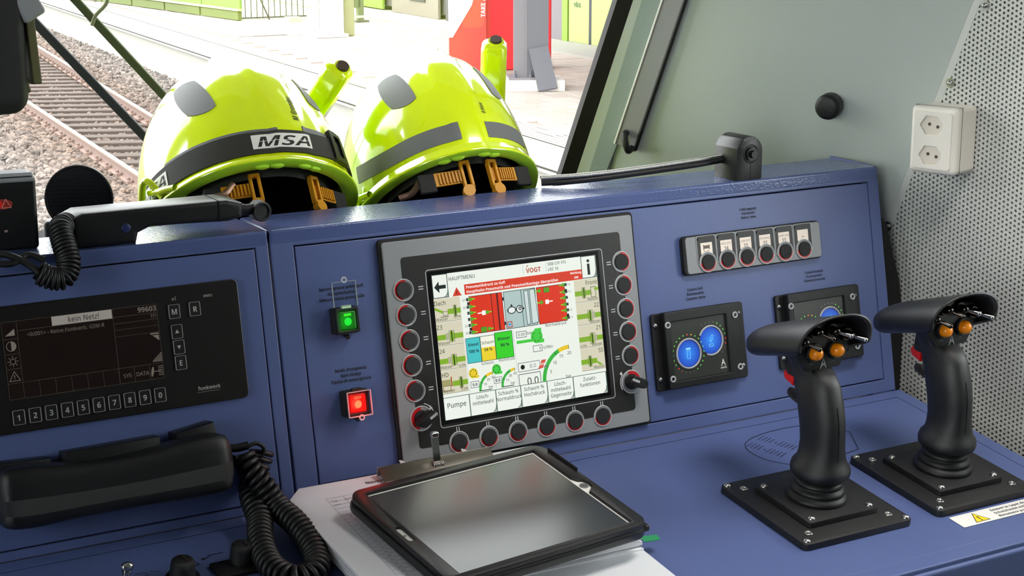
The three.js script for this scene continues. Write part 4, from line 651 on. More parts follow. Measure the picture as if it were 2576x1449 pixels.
  const rest = []; for (let i = 0; i <= 10; i++) { const k = i / 10, r = 0.0135 * Math.sqrt(1 - 0.92 * k * k); rest.push(Array.from({ length: 20 }, (_, j) => { const a = -(j / 20) * Math.PI * 2; return V(Math.cos(a) * r, Math.sin(a) * 0.0048 * (1 - 0.3 * k) - k * 0.003 + (1 - k) * -0.004, -k * 0.032); })); }
  mesh('finger_rest', loft(rest), M.blackSoft, t, V(0, 0.1165, -0.0320));
  mesh('trigger_housing', G(box(0.024, 0.026, 0.020, 0.005)), M.blackSoft, t, V(0, 0.1480, -0.0540));
  return t;
}
const stick = makeJoystick();
stick.userData.label = 'joystick on the square base plate beside the tablet, covering the far round-gauge display';
stick.userData.group = 'black joysticks on the desk';
{ const s = stick.clone(); s.name = numbered('joystick'); scene.add(s); s.position.copy(desk(0.9032, 0.217, 0)); s.userData = { ...stick.userData, label: 'joystick next to the perforated wall, behind the white warning sticker' }; }

// ---------------------------------------------------------------- clipboard, papers, tablet
{
  const t = onDesk('white_folder', 'white smooth board lying under the papers at the desk edge', 'folder', 0.345, 0.2, 0); t.rotation.order = 'YXZ';
  mesh('board', G(flat(plate(0.275, 0.325, 0.006, 0.006, 0.001)), [0, 0, 0], [-Math.PI / 2, 0, 0]), std(0xd9dbe0, 0.45), t);
}
const tilt = new THREE.Quaternion().setFromEuler(new THREE.Euler(DESK, 0, 0));
const turned = (t, a) => { t.quaternion.copy(tilt).multiply(new THREE.Quaternion().setFromEuler(new THREE.Euler(0, a, 0))); return t; };
{
  const t = turned(onDesk('paper_stack', 'thick stack of white printed forms under the tablet, held by a metal clip', 'papers', 0.3415, 0.121, 0.006), -0.01);
  t.name = 'paper_stack';
  const N = 11;
  for (let i = 0; i < N; i++) {
    const w = 0.297 + jit(0.0015), h = 0.212 + jit(0.002), c = 0.018;
    const s = poly([[-w / 2 + c * (i > 5 ? 1 : 0.4), h / 2], [w / 2, h / 2], [w / 2, -h / 2], [-w / 2, -h / 2], [-w / 2, h / 2 - c * 1.1]]);
    const o = mesh('sheet', G(ext(s, 0.0018), [0, 0, 0], [-Math.PI / 2, 0, 0]), i % 3 === 1 ? std(0xd7d6dd, 0.9) : M.paper, t, V(-i * 0.0012 + jit(0.0022) + (N - 1 - i) * -0.0006, i * 0.00205, jit(0.0016)));
    o.rotation.y = jit(0.010);
  }
  printed('form_print', t, 0.29, 0.205, 4200, (x, W, H) => {
    x.fillStyle = '#23242c'; x.font = 'bold 26px sans-serif'; x.fillText('November / Novembre / Novembre', W * 0.28, H * 0.075); x.strokeStyle = '#a9acba'; x.lineWidth = 1.6; x.fillStyle = '#4a4c58';
    x.font = '17px sans-serif'; x.fillText('Tag', W * 0.11, H * 0.19); x.fillText('Jour', W * 0.11, H * 0.23); x.fillText('Name', W * 0.16, H * 0.19); x.fillText('Nom', W * 0.18, H * 0.235); x.fillText('Dienst', W * 0.20, H * 0.28);
    for (let i = 0; i < 22; i++) { const y = H * (0.15 + i * 0.038); x.beginPath(); x.moveTo(W * 0.1, y); x.lineTo(W * 0.95, y); x.stroke(); if (i > 4) x.fillText(String(i + 4), W * 0.125, y + 24); }
    for (const k of [0.1, 0.165, 0.24, 0.42, 0.6, 0.78, 0.95]) { x.beginPath(); x.moveTo(W * k, H * 0.15); x.lineTo(W * k, H * 0.95); x.stroke(); }
    x.strokeStyle = '#3b4db0'; x.lineWidth = 5; x.beginPath(); x.moveTo(W * 0.172, H * 0.37); x.quadraticCurveTo(W * 0.19, H * 0.33, W * 0.2, H * 0.37); x.lineTo(W * 0.225, H * 0.34); x.stroke();
  }, V(-0.012, N * 0.00205 + 0.0003, 0.0005), [-Math.PI / 2, 0, -0.004]);
  const tab = mesh('index_tab', G(ext(poly([[0, 0], [0.018, -0.002], [0.02, 0.008], [0, 0.012]]), 0.0006), [0, 0, 0], [-Math.PI / 2, 0, 0]), std(0x1f8f5a, 0.6), t, V(0.143, 0.008, 0.108));
}
{
  const t = turned(onDesk('paper_clip', 'metal lever clip at the far edge of the paper stack', 'clip', 0.3505, 0.030, 0.0315), 0.0);
  mesh('clamp_plate', G(flat(ext(rr(0.133, 0.021, 0.001), 0.0018, 0.0004)), [0, 0.003, 0.003], [-Math.PI / 2 + 0.42, 0, 0]), M.darkSteel, t);
  mesh('back_fold', G(box(0.133, 0.010, 0.0016, 0.0005), [0, 0.003, -0.0075]), M.steel, t);
  mesh('lip', G(box(0.040, 0.003, 0.0035, 0.001), [0.006, 0.0006, 0.0125]), M.steel, t);
  for (const x of [-0.04, 0.034]) mesh('notch', G(new THREE.CylinderGeometry(0.006, 0.006, 0.0006, 20, 1, false, -Math.PI / 2, Math.PI), [x, 0.0078, -0.0045], [0.42, Math.PI / 2, 0]), M.greyLine, t);
  mesh('lever', join([G(box(0.0085, 0.033, 0.0016, 0.0005), [0, 0.017, -0.003], [-0.35, 0, 0]), G(cyl(0.0035, 0.0035, 0.013, 20), [0, 0.0035, 0.0015], [0, 0, Math.PI / 2]), G(box(0.0085, 0.006, 0.006, 0.0015), [0, 0.034, -0.0085])]), M.chrome, t);
  mesh('spring', coil([V(-0.0065, 0.004, 0.003), V(0, 0.004, 0.003), V(0.0065, 0.004, 0.003)], 0.0032, 0.0006, 7, 6), M.steel, t);
}
{
  const t = turned(onDesk('tablet_computer', 'tablet in thick black case lying on the paper stack, screen off', 'tablet', 0.3462, 0.1675, 0.0335), 0.108);
  const q = t.quaternion; t.quaternion.copy(q).multiply(new THREE.Quaternion().setFromEuler(new THREE.Euler(0.050, 0, 0)));
  const flatUp = (g) => G(g, [0, 0, 0], [-Math.PI / 2, 0, 0]);
  mesh('case_back', flatUp(flat(plate(0.243, 0.187, 0.012, 0.016, 0.004))), M.blackSoft, t);
  const s = rr(0.240, 0.184, 0.015); const op = [[-0.1040, -0.0815], [0.1040, -0.0815], [0.1040, -0.0145], [0.1068, -0.0115], [0.1135, -0.0065], [0.1150, 0.001], [0.1125, 0.0072], [0.1075, 0.0100], [0.1040, 0.0175], [0.1040, 0.0815], [-0.1040, 0.0815]];
  s.holes.push(new THREE.Path(op.map((p) => new THREE.Vector2(...p)))); s.holes.push(rr(0.0075, 0.027, 0.003, new THREE.Path()).clone());
  { const h = s.holes[1]; const pts = h.getPoints(6).map((p) => new THREE.Vector2(p.x - 0.1105, p.y)); s.holes[1] = new THREE.Path(pts); }
  mesh('case_front', G(flatUp(flat(ext(s, 0.0066, 0.0014))), [0, 0.0112, 0]), M.blackSoft, t);
  mesh('white_border', G(flatUp(plate(0.232, 0.166, 0.0034, 0.006)), [0, 0.0112, 0]), M.white, t);
  mesh('screen_glass', G(flatUp(plate(0.2030, 0.1582, 0.0008, 0.0006)), [0, 0.0142, 0]), phy(0x191c1e, 0.25, { ior: 1.6, clearcoat: 1, clearcoatRoughness: 0.19 }), t);
  mesh('camera_lens', G(cyl(0.0042, 0.0042, 0.0008, 28), [0.1085, 0.0148, 0]), M.chrome, t); mesh('lens_ring', G(new THREE.TorusGeometry(0.0044, 0.0005, 8, 28), [0.1085, 0.0152, 0], [Math.PI / 2, 0, 0]), M.grey, t);
  mesh('home_dot', G(cyl(0.0014, 0.0014, 0.0006, 16), [-0.1105, 0.0147, 0]), M.grey, t);
  mesh('port_cover', box(0.006, 0.007, 0.014, 0.002), M.black, t, V(0.1205, 0.008, 0.082));
  mesh('case_groove', join([G(box(0.20, 0.0008, 0.0006), [0, 0.011, 0.0931]), G(box(0.0006, 0.0008, 0.15), [-0.1212, 0.011, 0])]), M.gap, t);
  mesh('speaker_slot', G(box(0.0012, 0.006, 0.05), [0.1186, 0.0178, -0.05], [0, 0, 0]), M.blackMatt, t);
}
// ---------------------------------------------------------------- helmets on the ledge
const HC = { w: 0.1189, l: 0.1316, h: 0.1878 };                  // half width, half length, height
function dome(az, el, off = 0) {                                  // az from the back round to the right side, el up from the rim
  const c = Math.cos(el), s = Math.sin(el), e = 0.82, rx = HC.w * Math.pow(c, e), rz = HC.l * Math.pow(c, e), ca = Math.cos(az), sa = Math.sin(az);
  let p = V(rx * Math.sign(sa) * Math.abs(sa) ** 0.95, HC.h * Math.pow(s, 0.96), rz * Math.sign(ca) * Math.abs(ca) ** 0.95);
  const n = V(p.x / HC.w ** 2, p.y / HC.h ** 2, p.z / HC.l ** 2).normalize();
  const ax = Math.abs(p.x), ridge = Math.max(0, 1 - Math.max(0, ax - 0.017) / 0.007), crest = 0.0045 * Math.min(1, ridge) * (0.35 + 0.65 * Math.min(1, s * 1.6));
  const flute = 0.0013 * Math.exp(-(((ax - 0.042) / 0.006) ** 2)) * s * s;
  const bump = 0.012 * Math.exp(-((p.x / 0.03) ** 2)) * Math.max(0, s - 0.86) / 0.14;
  return p.addScaledVector(n, crest + flute + bump + off);
}
function patch(a0, a1, e0, e1, off, round = 0.45, nu = 22, nv = 14, skew = 0, thick = 0.001, rise = [0, 0]) {
  const pos = [], uv = [], idx = [];
  const at = (i, j, o) => { let u = (i / nu) * 2 - 1, v = (j / nv) * 2 - 1; const U = u * Math.sqrt(1 - round * v * v / 2), W = v * Math.sqrt(1 - round * u * u / 2); return dome(a0 + (a1 - a0) * (U + 1) / 2 + skew * (W + 1) / 2, e0 + (e1 - e0) * (W + 1) / 2 + rise[0] * Math.max(0, -U) ** 2 + rise[1] * Math.max(0, U) ** 2, o); };
  for (let j = 0; j <= nv; j++) for (let i = 0; i <= nu; i++) { const p = at(i, j, off); pos.push(p.x, p.y, p.z); uv.push(i / nu, j / nv); }
  for (let j = 0; j < nv; j++) for (let i = 0; i < nu; i++) { const a = j * (nu + 1) + i; idx.push(a, a + 1, a + nu + 2, a, a + nu + 2, a + nu + 1); }
  // rim down to the shell
  const edge = []; for (let i = 0; i <= nu; i++) edge.push([i, 0]); for (let j = 1; j <= nv; j++) edge.push([nu, j]); for (let i = nu - 1; i >= 0; i--) edge.push([i, nv]); for (let j = nv - 1; j > 0; j--) edge.push([0, j]);
  const k0 = pos.length / 3; edge.forEach(([i, j]) => { const p = at(i, j, off), q = at(i, j, off - thick - 0.001); pos.push(p.x, p.y, p.z, q.x, q.y, q.z); uv.push(i / nu, j / nv, i / nu, j / nv); });
  edge.forEach((_, m) => { const a = k0 + m * 2, b = k0 + ((m + 1) % edge.length) * 2; idx.push(a, a + 1, b + 1, a, b + 1, b); });
  const g = new THREE.BufferGeometry(); g.setAttribute('position', new THREE.Float32BufferAttribute(pos, 3)); g.setAttribute('uv', new THREE.Float32BufferAttribute(uv, 2)); g.setIndex(idx); g.computeVertexNormals(); return g;
}
const AF = V(-0.493, 0.228, 0.8396);                              // the way the open sides face
const DEG = Math.PI / 180;
function helmetBase(label, pos, axis, yaw, size, clips, patches) {
  const t = thing('safety_helmet', label, 'helmet', pos, null);
  const y = axis.clone().normalize(), z = AF.clone().addScaledVector(y, -AF.dot(y)).normalize().applyAxisAngle(y, yaw), x = y.clone().cross(z);
  t.quaternion.setFromRotationMatrix(new THREE.Matrix4().makeBasis(x, y, z)); t.scale.setScalar(size);
  // shell with thickness
  const NA = 120, NE = 44, pos2 = [], idx = [], add = (p) => { pos2.push(p.x, p.y, p.z); return pos2.length / 3 - 1; };
  const sheet = (off, flip, eMax = 90, y0 = 0) => { const base = pos2.length / 3; for (let j = 0; j <= NE; j++) for (let i = 0; i < NA; i++) { const p = dome(i / NA * Math.PI * 2, Math.min(89.6, j / NE * eMax) * DEG, off); if (j === 0) p.y += y0; add(p); } for (let j = 0; j < NE; j++) for (let i = 0; i < NA; i++) { const a = base + j * NA + i, b = base + j * NA + (i + 1) % NA, c = a + NA, d = b + NA; flip ? idx.push(a, d, b, a, c, d) : idx.push(a, b, d, a, d, c); } return base; };
  sheet(0, false);
  const g = new THREE.BufferGeometry(); g.setAttribute('position', new THREE.Float32BufferAttribute(pos2, 3)); g.setIndex(idx); g.computeVertexNormals();
  mesh('shell', g, M.lime, t);
  // flared brim: swept ring under the shell, light green inside
  const ringAt = (az, out, dy) => { const p = dome(az, 0.001, 0), r = V(p.x, 0, p.z).normalize(); return p.clone().addScaledVector(r, out).setY(dy); };
  const ringM = (list, m, nm) => { const rings = list.map(([o, dy]) => Array.from({ length: NA }, (_, i) => ringAt(-i / NA * Math.PI * 2, o, dy))); return mesh(nm, loft(rings, false, false), m, t); };
  ringM([[-0.0005, 0.004], [0.001, 0.001], [0.003, -0.003], [0.0048, -0.006], [0.0052, -0.0078], [0.0046, -0.0088]], M.lime, 'brim');
  ringM([[0.0046, -0.0088], [0.0020, -0.0102], [-0.0060, -0.0104], [-0.0120, -0.0096], [-0.0138, -0.005], [-0.0150, 0.020]], M.limeIn, 'brim_underside');
  // moulded lugs on the underside
  const lugs = []; for (const a of [-0.30, -0.16, 0.10, 0.22]) { const p = ringAt(a, -0.006, -0.0105); lugs.push(G(new THREE.SphereGeometry(0.0062, 14, 10), [p.x, p.y, p.z], [0, a, 0], [1.3, 0.45, 0.7])); }
  mesh('lug', join(lugs), M.limeIn, t);
  // dark liner cup and headband
  const lin2 = []; for (let j = 0; j <= 18; j++) { const el = 4 + j / 18 * 85; lin2.push(Array.from({ length: 72 }, (_, i) => dome(-i / 72 * Math.PI * 2, el * DEG, -0.0148))); }
  mesh('liner', loft(lin2.map((r) => r.reverse()), false, true), M.liner, t);
  const band = [[-0.016, 0.020], [-0.0175, 0.020], [-0.0175, -0.012], [-0.016, -0.012]].map(([o, dy]) => Array.from({ length: 72 }, (_, i) => ringAt(-i / 72 * Math.PI * 2, o - 0.010, dy)));
  mesh('headband', loft([...band, band[0]], false, false), M.strap, t);
  // yellow-brown adjusting clips hanging on the headband at the back
  for (const [a, s] of clips) {
    const c = new THREE.Group(); c.name = 'band_clip'; const p = ringAt(a, -0.024, -0.026); c.position.copy(p); c.rotation.y = a; t.add(c);
    mesh('clip_frame', join([G(box(0.0035, 0.034, 0.007, 0.001), [-0.0045, 0, 0]), G(box(0.0035, 0.034, 0.007, 0.001), [0.0045, 0, 0]), G(box(0.0125, 0.004, 0.007, 0.001), [0, 0.0155, 0]), G(box(0.0125, 0.004, 0.007, 0.001), [0, -0.0155, 0]), G(cylZ(0.0072, 0.0072, 0.008, 24), [s * 0.002, -0.0205, -0.004])]), M.yellowClip, c);
    mesh('ratchet_strip', join([G(box(0.034, 0.017, 0.0025, 0.0006), [s < 0 ? -0.021 : 0.015, 0, -0.002]), ...Array.from({ length: 7 }, (_, i) => G(box(0.0016, 0.014, 0.002), [(s < 0 ? -0.008 - i * 0.004 : 0.010 + i * 0.003), 0, 0.0005]))]), M.yellowClip, c);
    mesh('guide', G(box(0.020, 0.024, 0.006, 0.002), [s < 0 ? -0.047 : 0.042, -0.002, -0.004]), M.blackMatt, c);
  }
  { const p = ringAt(-0.62, -0.022, -0.016); mesh('hinge_link', tube([p.clone(), p.clone().add(V(-0.012, -0.012, -0.002)), p.clone().add(V(-0.026, -0.014, -0.008))], 0.004, 20, 10), std(0x9a7a6a, 0.4, { metalness: 0.6 }), t); }
  // silver patches on the crown
  for (const [a0, a1, e0, e1, sk] of patches) mesh('reflective_patch', patch(a0, a1, e0 * DEG, e1 * DEG, 0.0009, 0.6, 24, 18, sk), M.reflective, t);
  // side bracket near the brim at the left
  { const p = ringAt(-1.32, 0.002, -0.004), q = ringAt(-1.62, 0.010, -0.010), u = ringAt(-1.40, 0.014, 0.022); mesh('visor_bracket', join([tube([p, u, q], 0.0042, 20, 10), tube([p.clone().add(V(0, -0.006, 0)), q], 0.005, 12, 10), tube([ringAt(-1.15, 0.004, -0.004), ringAt(-1.30, 0.007, 0.002), ringAt(-1.45, 0.006, 0.012)], 0.004, 16, 10)]), M.lime, t); }
  // lamp block held on the right side
  return t;
}
function lampBlock(t, pos, axis) {                               // a torch clipped to the right side; pos and long axis in the cab's own axes
  t.updateMatrixWorld(true);
  const y = axis.clone().normalize(), x = y.clone().cross(AF).normalize(), z = x.clone().cross(y), w = new THREE.Matrix4().makeBasis(x, y, z).setPosition(pos);
  const o = mesh('helmet_lamp', flat(box(0.033, 0.092, 0.034, 0.009)), M.lime, t); t.matrixWorld.clone().invert().multiply(w).decompose(o.position, o.quaternion, o.scale);
  mesh('lamp_ring', G(cyl(0.0100, 0.0112, 0.005, 28), [0.002, 0.046, 0.003], [0.3, 0, 0]), M.lime, o); mesh('lamp_button', G(cyl(0.0074, 0.0080, 0.006, 28), [0.002, 0.0485, 0.0040], [0.3, 0, 0]), std(0x3a2a1c, 0.6), o);
  return o;
}
const nameTag = (t, az, el, w, h, s) => { const p = dome(az, el, 0.0006), e = 0.02, pu = dome(az, el + e, 0.0006).sub(p).normalize(), pr = dome(az + e, el, 0.0006).sub(p), n = pr.clone().cross(pu).normalize(); const g = patchText(az, el, w, h); mesh('name_print', g, std(0xffffff, 0.6, { transparent: true, map: canvasTex(512, 96, (x, W, H) => { x.fillStyle = '#2a2c14'; x.font = 'italic bold 74px sans-serif'; x.textBaseline = 'middle'; x.fillText(s, 8, H / 2, W - 16); }) }), t); };
function patchText(az, el, len, wid) {                           // a strip running up the shell, text along it
  const pos = [], uv = [], idx = [], n = 16; for (let i = 0; i <= n; i++) for (let j = 0; j <= 4; j++) { const p = dome(az + (j / 4 - 0.5) * wid / Math.max(0.2, Math.cos(el)), el + (i / n) * len, 0.0007); pos.push(p.x, p.y, p.z); uv.push(i / n, 1 - j / 4); }
  for (let i = 0; i < n; i++) for (let j = 0; j < 4; j++) { const a = i * 5 + j; idx.push(a, a + 1, a + 6, a, a + 6, a + 5); }
  const g = new THREE.BufferGeometry(); g.setAttribute('position', new THREE.Float32BufferAttribute(pos, 3)); g.setAttribute('uv', new THREE.Float32BufferAttribute(uv, 2)); g.setIndex(idx); g.computeVertexNormals(); return g;
}
const helmet1 = helmetBase('lime yellow helmet with black goggle strap and white strap labels', V(0.2671, 0.2571, -0.268), V(0.0795, 0.7689, -0.6345), 0.6562, 1, [[-0.38, -1], [0.33, 1]], [[-0.93, -0.56, 22, 46, -0.26], [0.40, 0.68, 25, 45, 0.06]]);
const build1 = { ...HC }; Object.assign(HC, { w: 0.112, l: 0.1723, h: 0.1841 });
const helmet2 = helmetBase('lime yellow helmet with grey reflective band and no strap, nearer the grey wall', V(0.5253, 0.2415, -0.283), V(0.0415, 0.8284, -0.5586), 0.3551, 1, [[-0.08, -1], [0.25, 1]], [[-0.72, -0.37, 23, 46, -0.20], [0.46, 0.70, 22, 44, 0.05]]);
Object.assign(HC, build1);
helmet1.userData.group = helmet2.userData.group = 'lime helmets on the window ledge';
// helmet 1: black goggle strap with labels and buckle
{
  const t = helmet1;
  const R1 = [0, 5 * DEG];
  mesh('goggle_strap', patch(-1.75, 1.35, 0.4 * DEG, 8.4 * DEG, 0.0028, 0.01, 90, 6, 0, 0.0025, R1), M.strap, t);
  mesh('reflective_band', patch(-1.25, -0.10, 8.0 * DEG, 9.8 * DEG, 0.0008, 0.02, 50, 4), M.reflective, t);
  mesh('reflective_band', patch(0.14, 0.62, 8.2 * DEG, 11.5 * DEG, 0.0008, 0.02, 30, 4), M.reflective, t);
  const logo = canvasTex(512, 150, (x, W, H) => { x.fillStyle = '#e4e4de'; x.fillRect(0, 0, W, H); x.fillStyle = '#1c1c18'; x.font = 'bold italic 150px sans-serif'; x.textAlign = 'center'; x.textBaseline = 'middle'; x.save(); x.translate(W / 2, H / 2 + 6); x.scale(1.5, 1); x.fillText('MSA', 0, 0); x.restore(); x.strokeStyle = '#e4e4de'; x.lineWidth = 5; x.beginPath(); x.moveTo(0, H * 0.5); x.lineTo(W, H * 0.5); x.stroke(); });
  const lm = std(0xffffff, 0.7, { map: logo });
  mesh('strap_label', patch(-0.36, 0.18, 1.9 * DEG, 7.0 * DEG, 0.0036, 0.01, 20, 6, 0, 0.001, [0, 0.5 * DEG]), lm, t);
  mesh('strap_label', patch(-1.66, -1.22, 1.2 * DEG, 6.4 * DEG, 0.0036, 0.01, 16, 6), lm, t);
  mesh('buckle', join([patch(0.46, 0.52, 1 * DEG, 12 * DEG, 0.006, 0.3, 8, 10, 0, 0.004), patch(0.62, 0.68, 2 * DEG, 13 * DEG, 0.006, 0.3, 8, 10, 0, 0.004), patch(0.46, 0.68, 11 * DEG, 12.8 * DEG, 0.006, 0.3, 8, 6, 0, 0.004), patch(0.46, 0.68, 1.2 * DEG, 3 * DEG, 0.006, 0.3, 8, 6, 0, 0.004)]), M.black, t);
  lampBlock(t, V(0.3926, 0.3828, -0.33), V(0.2965, 0.7741, 0.5593));
  nameTag(t, 0.10, 13 * DEG, 0.26, 0.10, 'M Gronder');
}
{
  const t = helmet2; Object.assign(HC, { w: 0.112, l: 0.1723, h: 0.1841 });
  mesh('reflective_band', patch(-1.30, -0.085, 2.4 * DEG, 9.0 * DEG, 0.0009, 0.02, 60, 6, 0, 0.001, [4 * DEG, 0]), M.reflective, t);
  mesh('reflective_band', patch(0.18, 0.78, 2.4 * DEG, 8.6 * DEG, 0.0009, 0.02, 40, 6), M.reflective, t);
  lampBlock(t, V(0.638, 0.3913, -0.345), V(-0.088, 0.9714, 0.2205));
  nameTag(t, 0.215, 12 * DEG, 0.17, 0.08, 'D.Wase');
}
// ---------------------------------------------------------------- hand microphone on the left console
const TOPY = 0.2816;
{
  const t = thing('hand_microphone', 'black hand microphone with blue dot lying on the left console top', 'microphone', V(-0.002, TOPY, -0.060));
  const s = poly([[0.012, 0.0], [0.070, 0.0], [0.0725, 0.010], [0.086, 0.0155], [0.168, 0.0125], [0.182, 0.0155], [0.183, 0.030], [0.166, 0.0345], [0.018, 0.0345], [0.008, 0.030], [0.008, 0.004]]);
  mesh('body', flat(ext(s, 0.046, 0.0045, 3)), M.blackSoft, t, V(0, 0, -0.046));
  mesh('seam', G(box(0.0006, 0.0215, 0.0475), [0.157, 0.0242, -0.023], [0, 0, 0]), M.gap, t);
  mesh('blue_dot', G(new THREE.SphereGeometry(0.0048, 20, 10), [0.0600, 0.0165, -0.0004], [0, 0, 0], [1, 1, 0.35]), std(0x1a2458, 0.5), t);
  const ribs = []; for (let i = 0; i < 6; i++) ribs.push(G(cyl(0.0062 - i * 0.0003, 0.0062 - i * 0.0003, 0.0030, 18), [0.184 + i * 0.0034, 0.0205 - i * 0.0004, -0.022], [0, 0, Math.PI / 2])); ribs.push(G(cyl(0.0042, 0.005, 0.028, 18), [0.191, 0.0198, -0.022], [0, 0, Math.PI / 2]));
  mesh('strain_relief', join(ribs), M.rubber, t);
  mesh('hanger_knob', join([G(cylZ(0.0105, 0.0108, 0.014, 28), [0.2095, 0.0162, -0.030]), G(new THREE.TorusGeometry(0.0088, 0.0016, 8, 28), [0.2095, 0.0162, -0.016])]), M.blackSoft, t); mesh('hanger_arm', G(box(0.022, 0.006, 0.010, 0.002), [0.198, 0.016, -0.024]), M.blackSoft, t);
  const c = (x, y, z) => V(x + 0.002, y - TOPY, z + 0.060);
  mesh('coiled_cord', coil([c(0.004, 0.306, -0.074), c(-0.006, 0.304, -0.062), c(-0.008, 0.290, -0.046), c(-0.008, 0.274, -0.034), c(-0.016, 0.263, -0.028), c(-0.028, 0.264, -0.028), c(-0.038, 0.270, -0.03)], 0.0098, 0.0020, 26, 8), M.rubber, t);
  mesh('cord_end', join([tube([c(-0.038, 0.270, -0.03), c(-0.046, 0.278, -0.034), c(-0.064, 0.288, -0.04), c(-0.09, 0.292, -0.05)], 0.0036, 30, 10), tube([c(-0.030, 0.280, -0.036), c(-0.044, 0.286, -0.040), c(-0.062, 0.280, -0.036), c(-0.09, 0.284, -0.045)], 0.0032, 30, 10)]), M.rubber, t);
}
{
  const t = thing('control_box', 'black control box with red hazard symbol beside the coiled cord', 'control box', V(-0.062, TOPY, -0.115));
  t.rotation.y = -0.12;
  mesh('housing', box(0.088, 0.072, 0.05, 0.004), M.black, t, V(0, 0.036, 0)); mesh('top_edge', G(box(0.086, 0.005, 0.012, 0.002), [0, 0.070, 0.020], [0.5, 0, 0]), M.grey, t);
  printed('icons', t, 0.08, 0.06, 6000, (x, W, H) => {
    x.fillStyle = '#8a2010'; x.beginPath(); x.ellipse(W * 0.62, H * 0.30, 58, 30, 0, 0, 7); x.fill(); x.fillStyle = '#e01408'; x.beginPath(); x.ellipse(W * 0.56, H * 0.30, 30, 24, 0, 0, 7); x.fill(); x.strokeStyle = '#d8908a'; x.lineWidth = 4; x.beginPath(); x.moveTo(W * 0.66, H * 0.22); x.lineTo(W * 0.72, H * 0.36); x.lineTo(W * 0.61, H * 0.36); x.closePath(); x.stroke();
    x.fillStyle = '#9a8880'; x.fillRect(W * 0.36, H * 0.16, 46, 7); x.fillRect(W * 0.3, H * 0.42, 52, 8); x.fillRect(W * 0.32, H * 0.62, 34, 20); x.fillRect(W * 0.26, H * 0.84, 46, 9); x.fillRect(W * 0.62, H * 0.72, 20, 14); x.strokeStyle = '#a8a098'; x.beginPath(); x.moveTo(W * 0.55, H * 0.42); x.lineTo(W * 0.50, H * 0.68); x.moveTo(W * 0.46, H * 0.78); x.quadraticCurveTo(W * 0.46, H * 0.88, W * 0.42, H * 0.9); x.stroke();
  }, V(0.002, 0.034, 0.0253));
}
{
  const t = thing('round_speaker', 'black round speaker standing behind the hand microphone', 'speaker', V(0.0525, 0.15, -0.2));
  t.rotation.y = -0.45;
  mesh('case', G(flat(cylZ(0.0345, 0.030, 0.03, 56)), [0, 0.1565, -0.03]), M.blackSoft, t); mesh('rim', G(new THREE.TorusGeometry(0.0342, 0.0016, 10, 64), [0, 0.1565, 0]), M.blackMatt, t);
  const gr = []; for (let i = -7; i <= 7; i++) { const y = i * 0.0042, w = 2 * Math.sqrt(Math.max(0, 0.0325 ** 2 - y * y)); gr.push(G(box(w, 0.0014, 0.001), [0, 0.1565 + y, 0.0006])); }
  mesh('grille', join(gr), M.blackMatt, t);
  mesh('foot', G(box(0.078, 0.132, 0.026, 0.004), [0, 0.066, -0.014]), M.blackSoft, t); mesh('tab', G(box(0.012, 0.006, 0.012, 0.001), [0.038, 0.138, -0.012]), M.blackMatt, t);
}
{
  const t = thing('hanging_monitor', 'black hanging monitor housing at the upper window edge with olive bracket', 'monitor housing', V(-0.055, 0.395, -0.235));
  t.rotation.y = 0.1;
  mesh('housing', flat(box(0.142, 0.30, 0.045, 0.02)), M.blackMatt, t, V(0.0, 0.15, 0)); mesh('bracket', G(box(0.010, 0.25, 0.05, 0.002), [0.072, 0.155, -0.012], [0, 0, 0.06]), std(0x55532c, 0.6), t); mesh('bracket_foot', G(box(0.012, 0.02, 0.05, 0.003), [0.0655, 0.030, -0.015], [0, 0, 0.3]), std(0x55532c, 0.6), t);
  mesh('clamp', G(box(0.026, 0.03, 0.03, 0.004), [0.073, 0.112, 0.005], [0, 0, 0.5]), M.grey, t);
  mesh('clamp_knob', G(flat(cyl(0.011, 0.011, 0.008, 24)), [0.080, 0.0225, 0.0], [0, 0, Math.PI / 2]), M.black, t); t.children[t.children.length - 1].position.y = 0.02;
  mesh('arm', G(box(0.03, 0.55, 0.03, 0.004), [-0.02, 0.53, -0.01]), M.black, t);
}
// ---------------------------------------------------------------- bendable arm with clamp block on the right console
{
  const t = thing('bendable_arm', 'ribbed bendable metal arm held by a black block on the console top', 'arm', V(0.8270, TOPY, -0.098));
  const s = new THREE.Shape(); const w = 0.0195, h = 0.034; s.moveTo(-w, 0); s.lineTo(w, 0); s.lineTo(w, h); s.absarc(0, h, w, 0, Math.PI); s.lineTo(-w, 0);
  mesh('clamp_block', flat(ext(s, 0.045, 0.002, 2, 20)), M.blackSoft, t);
  mesh('block_seam', G(box(0.0005, 0.030, 0.0006), [0.0012, 0.016, 0.0449]), M.gap, t); mesh('block_seam', G(box(0.0006, 0.034, 0.045), [0, 0, 0]), M.gap, t, V(0.0, 0.017, 0.0));
  mesh('clamp_screw', join([G(cylZ(0.0082, 0.0088, 0.005, 32), [0.0015, h - 0.002, 0.043]), G(cylZ(0.0048, 0.0048, 0.006, 6), [0.0015, h - 0.002, 0.046]), G(new THREE.TorusGeometry(0.0105, 0.0012, 8, 32), [0.0015, h - 0.002, 0.0448])]), M.black, t);
  const y0 = 0.0275, rod = [V(-0.017, y0, 0.014), V(-0.06, y0 - 0.003, 0.013), V(-0.16, y0 - 0.011, -0.006), V(-0.21, y0 - 0.0145, -0.022), V(-0.243, y0 - 0.0165, -0.040)];
  mesh('rod', coil(rod, 0.0018, 0.0012, 190, 6), M.steel, t);
  mesh('cable', tube(rod.map((p, i) => p.clone().add(V(0, -0.0055 - (i > 2 ? 0.0006 : 0), 0.001))), 0.0034, 60, 12), M.rubber, t);
}
